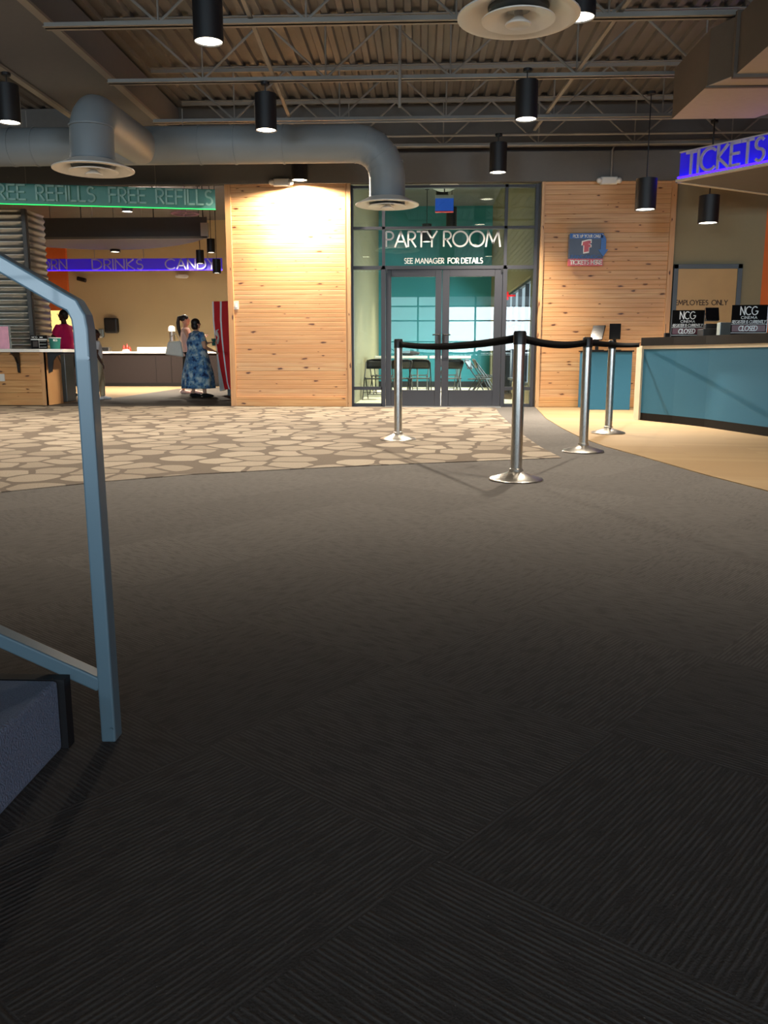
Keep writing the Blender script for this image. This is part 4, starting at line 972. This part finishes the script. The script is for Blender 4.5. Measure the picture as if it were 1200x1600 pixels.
for k, (dx, h) in enumerate(((-.07, .19), (.02, .22), (.09, .15))): MB().lathe([(0, .02), (.035, .02), (.035, h-.06), (.012, h-.03), (.006, h), (0, h)], (q.x+dx, q.y, q.z), 14).build('bottle', 'brass', t, smooth=True)
q = P(270, 549, by_+.25); q.z = .95
t = thing('straw_dispenser', 'tall steel cup and lid dispenser at the right end of the far counter', 'dispenser', q)
MB().lathe([(0, 0), (.12, 0), (.12, .02), (.075, .03), (.075, .55), (0, .55)], q, 24).build('tube', 'steel', t, smooth=True)
MB().lathe([(.08, .54), (.1, .56), (.095, .66), (.05, .7), (0, .7)], q, 24).build('lid', 'white', t, smooth=True)
q = P(129, 437, CB-.1)
t = thing('security_camera', 'small dark camera on the tan concession wall under the drinks sign', 'camera', q)
MB().tube([(q.x-.02, CB, q.z+.05), (q.x-.02, CB-.1, q.z)], .02, 8).build('arm', 'blackplastic', t)
MB().tube([(q.x-.12, CB-.16, q.z+.03), (q.x+.12, CB-.18, q.z-.03)], .06, 14).build('camera_body', 'blackplastic', t, smooth=True)

# red soda fountain machine: concave leaning front facing left
my1 = 17.6
def mx(px): return X(px, my1)
prof = [(332, 471), (333, 500), (336, 530), (339, 550), (343, 575), (347, 598), (351, 613)]
pr = [(P(px, py, my1).x, max(.05, P(px, py, my1).z)) for px, py in prof]; pr[-1] = (pr[-1][0], .14)
xback = pr[0][0]+.78
sd = thing('soda_fountain', 'tall red and white self-serve soda fountain beside the left pine wall', 'drinks machine', ((pr[0][0]+xback)/2, my1+.4, .006))
MB().extr([(x, my1, z) for x, z in pr]+[(xback, my1, .14), (xback, my1, pr[0][1]+.02)], (0, .75, 0)).build('body', 'red', sd, bevel=.012)
MB().box((pr[-1][0]+.05, my1+.05, .006), (xback-.02, my1+.7, .14)).build('plinth', 'blackplastic', sd)
def stripe(o0, o1, w0, w1, name='white_stripe', i0=0):
    f = [(x+o0+(o1-o0)*k/6, z) for k, (x, z) in enumerate(pr)]; g_ = [(x+w0+(w1-w0)*k/6+o0+(o1-o0)*k/6, z) for k, (x, z) in enumerate(pr)]
    m = MB()
    for k in range(i0, 6):
        m.extr([(f[k][0], my1-.006, f[k][1]), (g_[k][0], my1-.006, g_[k][1]), (g_[k+1][0], my1-.006, g_[k+1][1]), (f[k+1][0], my1-.006, f[k+1][1])], (0, .005, 0))
    m.build(name, 'white_gloss', sd)
stripe(.155, .09, .035, .02); stripe(-.004, -.004, .03, .012, 'front_edge_stripe')
MB().extr([(pr[3][0]-.0, my1-.008, pr[3][1]), (pr[6][0]+.0, my1-.008, .15), (pr[6][0]-.1, my1-.008, .1), (pr[3][0]-.01, my1-.008, pr[3][1])], (0, .5, 0)).build('lower_fairing', 'white_gloss', sd)
zc_ = P(340, 530, my1).z
MB().tube([(mx(339)+.03, my1-.01, zc_-.1), (mx(340)+.02, my1-.01, zc_-.03), (mx(339)+.05, my1-.01, zc_+.04), (mx(340)+.01, my1-.01, zc_+.1), (mx(340), my1-.01, zc_+.17), (mx(341)+.03, my1-.01, zc_+.2)], [.012, .03, .018, .034, .02, .008], 8).build('script_emblem', 'white_gloss', sd, smooth=True)

# ================================================================= PARTY ROOM FURNITURE
def chair_proto():
    t = thing('folding_chair', 'x', 'chair', (0, 0, 0)); ORG[t.name] = V((0, 0, 0))
    for s in (-1, 1):
        MB().tube([(s*.2, -.26, 0), (s*.2, -.04, .44), (s*.2, .2, .8)], .011, 8).build('front_leg', 'black', t, smooth=True)
        MB().tube([(s*.175, .26, 0), (s*.175, .0, .44), (s*.175, -.08, .47)], .011, 8).build('rear_leg', 'black', t, smooth=True)
    MB().tube([(-.2, .2, .8), (-.17, .22, .84), (-.1, .23, .86), (.1, .23, .86), (.17, .22, .84), (.2, .2, .8)], .011, 8).tube([(-.2, -.18, .16), (.2, -.18, .16)], .008, 6).tube([(-.175, .2, .1), (.175, .2, .1)], .008, 6).build('cross_bar', 'black', t, smooth=True)
    MB().box((-.19, -.2, .44), (.19, .16, .46)).build('seat', 'black', t, bevel=.01)
    g = [[(-.19+.38*i/6, .155+.0+.02*sin(pi*i/6)+(.06*z/.2), .66+z) for i in range(7)] for z in (0, .07, .14, .19)]
    MB().sheet(g, .008).build('backrest', 'black', t, smooth=True)
    return t
cp = chair_proto()
spots = [(594, 18.6, 15, 'black folding chair at the far left inside the party room'), (586, 16.2, -5, 'black folding chair behind the left glass sidelight, open before the table'),
 (624, 16.3, 195, 'black folding chair behind the left door close to its outer stile'), (657, 16.45, 175, 'black folding chair in the middle of the left door glass'),
 (703, 16.4, 200, 'black folding chair behind the right door beside the centre stile'), (748, 16.1, 72, 'black folding chair seen side-on in the middle of the right door glass'), (757, 17.8, 95, 'black folding chair at the right end of the white table'), (756, 19.5, 80, 'tall-backed black folding chair farthest right near the wall windows'),
 (600, 19.0, 10, 'black folding chair on the far side of the white table, left'), (655, 19.3, -8, 'black folding chair on the far side of the white table, centre'), (700, 19.6, 6, 'black folding chair on the far side of the white table, right')]
first = True
for px, Y, a, lab in spots:
    c_ = cp if first else copy_tree(cp); first = False
    c_.location = (X(px, Y), Y, .006); c_.scale = (1, 1, .87); c_.rotation_euler = (0, 0, radians(a)); c_['label'] = lab; c_['group'] = 'folding chairs in the party room'
def table(x0, x1, y0, y1, label):
    t = thing('folding_table', label, 'table', ((x0+x1)/2, (y0+y1)/2, .006), 'white tables in the party room')
    MB().box((x0, y0, .775), (x1, y1, .825)).build('table_top', 'whitetop', t, bevel=.006)
    for x in (x0+.2, x1-.2):
        for y in (y0+.1, y1-.1): MB().tube([(x, y, .006), (x, y, .775)], .014, 8).build('leg', 'wall_grey', t, smooth=True)
table(X(585, 17), X(668, 17), 17.0, 18.3, 'white folding table behind the left glass door')
table(X(672, 17), X(736, 17), 17.05, 18.35, 'white folding table behind the right glass door')
q = V((X(640, 17.4), 17.4, .825)); tag(MB().ball((q.x, q.y, q.z+.05), (.22, .16, .05)).build('black_coat', 'blackcloth', smooth=True), 'dark folded coat lying on the white table behind the left door', 'coat')
q = V((X(788.5, 18), 18, .0))
t = thing('leaning_bag_stand', 'tall slim black upright case behind the right door jamb', 'case', (X(783.5, 16.5), 16.5, .006))
q = V((X(793, 16.5), 16.5, .006))
t.location = q; ORG[t.name] = q
MB().box((-.06, -.07, .12), (.07, .07, .95), o=q).build('case_body', 'blackplastic', t, bevel=.03)
MB().box((-.1, -.1, 0), (.1, .1, .12), o=q).build('case_base', 'blackplastic', t, bevel=.02)
t = thing('low_bench', 'low dark grey bench behind the right glass sidelight', 'bench', (X(806, 16), 16, .006))
ba, bb = X(801, 15.6), g1-.02
MB().box((ba, 15.2, .38), (bb, 16.6, .42)).build('bench_top', 'frame', t)
for x in (ba+.08, bb-.08): MB().tube([(x, 15.3, .006), (x, 15.3, .38)], .012, 6).build('leg', 'frame', t); MB().tube([(x, 16.5, .006), (x, 16.5, .38)], .012, 6).build('leg', 'frame', t)
# hanging dish and blue box in the party room
q = P(694, 295, 15.5)
t = thing('room_diffuser', 'round white ceiling diffuser seen through the top pane of the storefront', 'diffuser', q)
MB().lathe([(0, -.02), (.12, -.03), (.26, .04), (.27, .05), (.1, .03), (.1, .3), (0, .3)], q, 30).build('dish', 'white', t, smooth=True)
MB().tube([q+V((0, 0, .3)), V((q.x, q.y, 4.64))], .1, 18).build('neck', 'white', t, smooth=True)
a = P(680, 331, 15.2); b = P(709, 305, 15.2)
t = thing('hanging_blue_box', 'small blue box sign hanging under the round diffuser in the party room', 'sign', ((a.x+b.x)/2, 15.2, a.z))
MB().box((a.x, 15.2, a.z+.01), (b.x, 15.3, b.z)).build('box', 'blue_lit', t, bevel=.008)
MB().box((a.x, 15.19, a.z), (b.x, 15.3, a.z+.012)).build('red_edge', 'red', t)
MB().box((a.x, 15.19, b.z-.05), (b.x, 15.3, b.z+.005)).build('pale_top', 'white', t)
MB().tube([((a.x+b.x)/2, 15.25, b.z), ((a.x+b.x)/2, 15.25, 4.64)] if False else [V(((a.x+b.x)/2, 15.3, b.z)), V(((a.x+b.x)/2, 15.3, q.z-.0))], .01, 6).build('stem', 'blackplastic', t)
q = P(791, 462, 17)
tag(MB().box((q.x-.03, 16.95, q.z-.08), (q.x+.04, 17.02, q.z+.07)).bar((q.x, 17, q.z), (g1, 17, q.z), .03, .03).build('fire_alarm', 'red'), 'small red alarm on the party room side wall', 'alarm')

# ================================================================= PEOPLE
def remesh(o, vox, smooth=3):
    m = o.modifiers.new('skin', 'REMESH'); m.mode = 'VOXEL'; m.voxel_size = vox; m.use_smooth_shade = True
    s = o.modifiers.new('smooth', 'SMOOTH'); s.factor = .5; s.iterations = smooth
def hand(mb, w, d, thumb_side, curl=.5):
    d = V(d).normalized(); s = d.cross(V((0, 0, 1)) if abs(d.z) < .8 else V((0, 1, 0))).normalized(); s = s*thumb_side; n = d.cross(s).normalized()
    if n.z > 0: n = -n
    c = V(w)+d*.045
    mb.tube([V(w), V(w)+d*.03, V(w)+d*.075, V(w)+d*.09], [(.022, .02), (.034, .017), (.038, .015), (.03, .012)], 10)
    for i, (o_, L) in enumerate(((.027, .068), (.009, .078), (-.009, .072), (-.026, .056))):
        b = V(w)+d*.085+s*o_
        mb.tube([b-d*.02, b+d*L*.4+n*.006*curl, b+d*L*.75+n*.03*curl, b+d*L*.9+n*.055*curl], [.0095, .009, .0085, .0075], 7)
    b = V(w)+d*.03+s*.03
    mb.tube([b-s*.015, b+s*.02+d*.02+n*.005, b+s*.025+d*.055+n*.02*curl], [.012, .011, .008], 7)
def figure(name, label, loc, yaw, k, skin, arms, hairf, clothes, girth=1.0, legs=((-.09, 0), (.09, 0)), headturn=0):
    """k = standing height / 1.70; local frame faces +Y"""
    t = thing(name, label, 'person', (0, 0, 0)); ORG[t.name] = V((0, 0, 0)); g = girth
    m = MB()
    def Lg(i):
        x, fy = legs[i]; s = -1 if i == 0 else 1
        return [(s*.085*g, 0, .92), (x*g*.95, fy*.3+.015, .66), (x, fy*.6+.02, .48), (x, fy*.8-.0, .28), (x, fy-.01, .09)]
    for i in (0, 1):
        m.tube(Lg(i), [.085*g, .075*g, .055, .05, .036], 14)
        x, fy = legs[i]; m.tube([(x, fy-.06, .045), (x, fy+.0, .05), (x, fy+.08, .035), (x, fy+.15, .025), (x, fy+.18, .022)], [(.03, .03), (.036, .04), (.042, .03), (.042, .022), (.028, .016)], 12)
    m.rings([((0, 0, .82), .12*g, .09*g), ((0, -.005, .92), .165*g, .115*g), ((0, 0, 1.05), .135*g, .1*g), ((0, .005, 1.2), .145*g, .11*g), ((0, 0, 1.33), .165*(.5+.5*g), .095*(.5+.5*g)), ((0, -.01, 1.41), .12, .07), ((0, -.01, 1.46), .055, .052), ((0, .0, 1.54), .048, .05)], 20)
    hs = Matrix.Rotation(radians(headturn), 3, 'Z')
    def hd(p): return tuple(hs @ V(p))
    m.ball((0, -.005, 1.615), (.073, .09, .095), 3); m.ball(hd((0, .035, 1.56)), (.045, .045, .045), 2)
    m.ball(hd((0, .092, 1.598)), (.012, .02, .022), 2); m.ball(hd((0, .075, 1.562)), (.026, .02, .009), 2); m.ball(hd((0, .062, 1.525)), (.024, .022, .018), 2)
    for s in (-1, 1): m.ball(hd((s*.074, 0, 1.6)), (.01, .02, .03), 2)
    for i, (el, wr) in enumerate(arms):
        s = -1 if i == 0 else 1; sh = V((s*.175*(.45+.55*g), -.005, 1.37)); el, wr = V(el), V(wr)
        m.tube([sh-V((s*.05, 0, 0)), sh, sh.lerp(el, .45), el, el.lerp(wr, .3), wr], [.05, .05*(.6+.4*g), .044*(.5+.5*g), .037*(.6+.4*g), .036, .025], 12)
        hand(m, wr, wr-el, -s if False else s, .7)
    body = m.build('body', skin, t, smooth=True); remesh(body, .0075, 2)
    e = MB()
    for s in (-1, 1): e.ball(hd((s*.03, .083, 1.617)), (.012, .006, .006), 1)
    e.build('eyes', 'blackplastic', t)
    hairf(t, hd)
    for f in clothes: f(t, arms, g, Lg, legs)
    t.scale = (k, k, k); t.location = loc; t.rotation_euler = (0, 0, radians(yaw)); return t
def shirt(matn, z0, sleeve, add=.016, zt=1.425):
    def f(t, arms, g, Lg, legs):
        m = MB()
        pr_ = [(.82, .155*g, .12*g), (.92, .165*g, .115*g), (1.05, .14*g, .105*g), (1.2, .148*g, .115*g), (1.33, .168*(.5+.5*g), .1*(.5+.5*g)), (zt-.02, .125, .078), (zt+.015, .075, .062)]
        m.rings([((0, -.005 if z > 1.3 else 0, z), a+add, b+add) for z, a, b in pr_ if z >= z0-.001], 24)
        for i, (el, wr) in enumerate(arms):
            s = -1 if i == 0 else 1; sh = V((s*.175*(.45+.55*g), -.005, 1.37)); e = sh.lerp(V(el), sleeve)
            if sleeve > 0: m.tube([sh-V((s*.07, 0, 0)), sh, sh.lerp(e, .5), e], [.055, .062*(.6+.4*g), .062*(.6+.4*g), .06*(.6+.4*g)], 14)
        o = m.build('shirt', matn, t, smooth=True); remesh(o, .011, 2)
    return f
def trousers(matn, zhem, add=.014, name='trousers'):
    def f(t, arms, g, Lg, legs):
        m = MB()
        for i in (0, 1):
            p = [V(q) for q in Lg(i)]; r = [.085*g+add, .078*g+add, .06+add, .052+add, .042+add]
            q = [a for a in p if a.z >= zhem]; m.tube(q, r[:len(q)], 16)
        m.rings([((0, 0, .80), .13*g, .1*g), ((0, -.005, .9), .165*g+add, .118*g+add), ((0, 0, 1.0), .145*g+add, .108*g+add), ((0, 0, 1.02), .14*g+add, .1*g+add)], 22)
        o = m.build(name, matn, t, smooth=True); remesh(o, .011, 2)
    return f
def skirt(matn, zhem, add=.02):
    def f(t, arms, g, Lg, legs):
        m = MB(); g_ = []
        for k in range(9):
            u = k/8; z = 1.06+(zhem-1.06)*u; a = (.15+.07*min(1, u*1.6))*g+.03*u; b = (.115+.06*min(1, u*1.5))*g+.05*u
            g_.append([(a*(1+.05*u*sin(9*th))*cos(th), b*(1+.07*u*sin(9*th))*sin(th), z) for th in [2*pi*j/54 for j in range(55)]])
        o = m.sheet(g_, .008).build('skirt', matn, t, smooth=True)
    return f
def shoes(matn, sole=None):
    def f(t, arms, g, Lg, legs):
        for x, fy in legs:
            MB().tube([(x, fy-.075, .03), (x, fy-.05, .045), (x, fy+.03, .045), (x, fy+.1, .036), (x, fy+.16, .03), (x, fy+.195, .026)], [(.028, .028), (.042, .044), (.045, .045), (.05, .034), (.046, .028), (.02, .02)], 16).build('shoe', matn, t, smooth=True)
    return f
def hair_short(matn='hair'):
    def f(t, hd):
        MB().ball(hd((0, -.02, 1.64)), (.082, .092, .085), 3).ball(hd((0, -.05, 1.59)), (.07, .055, .07), 2).build('hair', matn, t, smooth=True)
    return f
def hair_bob(matn='hair'):
    def f(t, hd):
        o = MB().ball(hd((0, -.018, 1.635)), (.09, .1, .09), 3).ball(hd((0, -.055, 1.56)), (.085, .06, .09), 3).ball(hd((-.05, -.03, 1.55)), (.04, .05, .08), 2).ball(hd((.05, -.03, 1.55)), (.04, .05, .08), 2).build('hair', matn, t, smooth=True); remesh(o, .008, 2)
    return f
def hair_pony(matn='hair'):
    def f(t, hd):
        o = MB().ball(hd((0, -.02, 1.637)), (.083, .095, .086), 3).tube([hd(p) for p in ((0, -.09, 1.68), (0, -.14, 1.66), (0, -.16, 1.55), (0, -.15, 1.42), (.0, -.13, 1.3), (0, -.13, 1.24))], [.02, .035, .042, .042, .03, .01], 12).build('hair', matn, t, smooth=True); remesh(o, .008, 2)
    return f
# person in pink behind the white counter, facing left, hand lifted to the mouth
q = G(107, 621); 
pk = figure('person', 'person in a hot pink shirt and black trousers drinking behind the white counter end', (q.x, q.y, .006), 82, 1.0, 'skin_dark',
    [((-.23, .14, 1.12), (-.06, .30, 1.42)), ((.24, .12, 1.13), (.1, .34, 1.2))], hair_short(), [shirt('pink', .9, .6), trousers('blackcloth', .09), shoes('blackcloth')], girth=1.32, legs=((-.1, .12), (.1, -.05)))
MB().tube([(-.075, .07, 1.635), (-.03, .1, 1.622), (.03, .1, 1.622), (.075, .07, 1.635)], .006, 6).build('glasses', 'white', pk)
q = V((pk.location.x, pk.location.y, 0)); Rz = Matrix.Rotation(radians(82), 3, 'Z')
h = Rz @ V((.06, .43, 1.2))+V((q.x, q.y, .0)); tag(MB().lathe([(0, 0), (.03, 0), (.04, .12), (.035, .12), (0, .02)], h, 16).build('paper_cup', 'bucket', smooth=True), 'teal paper cup held by the person in pink', 'cup')
# child in white shirt, mostly hidden by the rail post
q = G(157, 625)
figure('person', 'child in white shirt and khaki trousers half hidden by the blue-grey rail post', (q.x-.01, q.y, .006), -60, .76, 'skin_dark',
    [((-.22, 0, 1.12), (-.2, .12, .92)), ((.22, -.05, 1.12), (.22, .06, .9))], hair_short(), [shirt('whitecloth', .82, .6), trousers('khaki', .09, .022), shoes('whitecloth')], legs=((-.09, .1), (.1, -.12)))
# ponytail
q = G(303, 616)
figure('person', 'person with long dark ponytail and pale sleeveless top at the soda fountain', (q.x-.12, q.y, .006), -75, .985, 'skin',
    [((-.2, .1, 1.12), (-.14, .3, 1.22)), ((.2, .1, 1.12), (.12, .33, 1.24))], hair_pony(), [shirt('palepink', .82, 0), trousers('blackcloth', .2), shoes('palepink')], girth=.98, legs=((-.09, -.1), (.09, .12)))
# blue floral
q = G(311, 621)
bl = figure('person', 'person in blue floral top and long skirt reaching to the soda fountain', (q.x, q.y, .006), -52, .90, 'skin',
    [((-.26, .1, 1.14), (-.16, .36, 1.2)), ((.27, .06, 1.1), (.2, .3, 1.02))], hair_bob(), [shirt('floral', .82, .55, .024), skirt('floral', .2), shoes('blackcloth')], girth=1.7, legs=((-.12, -.08), (.12, .1)))
m = MB(); m.rings([((0, -.015, 1.26), .18, .125), ((0, -.01, 1.34), .185, .125), ((0, -.015, 1.41), .14, .09), ((0, -.01, 1.45), .075, .065)], 24)
o = m.build('dark_yoke', 'navy', bl, smooth=True)
Rz = Matrix.Rotation(radians(-52), 3, 'Z'); q2 = V((bl.location.x, bl.location.y, 0))
h = Rz @ (V((-.13, .46, 1.2))*.9)+q2
tag(MB().lathe([(0, 0), (.033, 0), (.045, .14), (.04, .14), (0, .02)], h-V((0, 0, .05)), 16).build('paper_cup', 'bucket', smooth=True), 'teal paper cup held toward the red soda fountain', 'cup')
# handbag on her shoulder
h = q2+V((-.42, -.12, 0))
bgt = thing('handbag', 'off-white handbag hanging at the shoulder of the person in blue', 'bag', (h.x, h.y, .75))
dx = V((1, .25, 0)); dx.normalize(); dn = V((-dx.y, dx.x, 0))
m = MB(); z0, z1_ = .82, 1.12
m.extr([h+dx*-.19+V((0, 0, z0+.03))-dn*.06, h+dx*.17+V((0, 0, z0-.02))-dn*.06, h+dx*.13+V((0, 0, z1_))-dn*.06, h+dx*-.12+V((0, 0, z1_-.02))-dn*.06], dn*.12)
m.build('bag_body', 'bag', bgt, bevel=.03)
MB().tube([h+dx*-.1+V((0, 0, 1.08)), h+dx*-.05+V((0, 0, 1.2)), h+dx*.02+dn*-.05+V((0, 0, 1.27)), h+dx*.08+V((0, 0, 1.2)), h+dx*.11+V((0, 0, 1.1))], .009, 8).build('strap', 'bag', bgt, smooth=True)
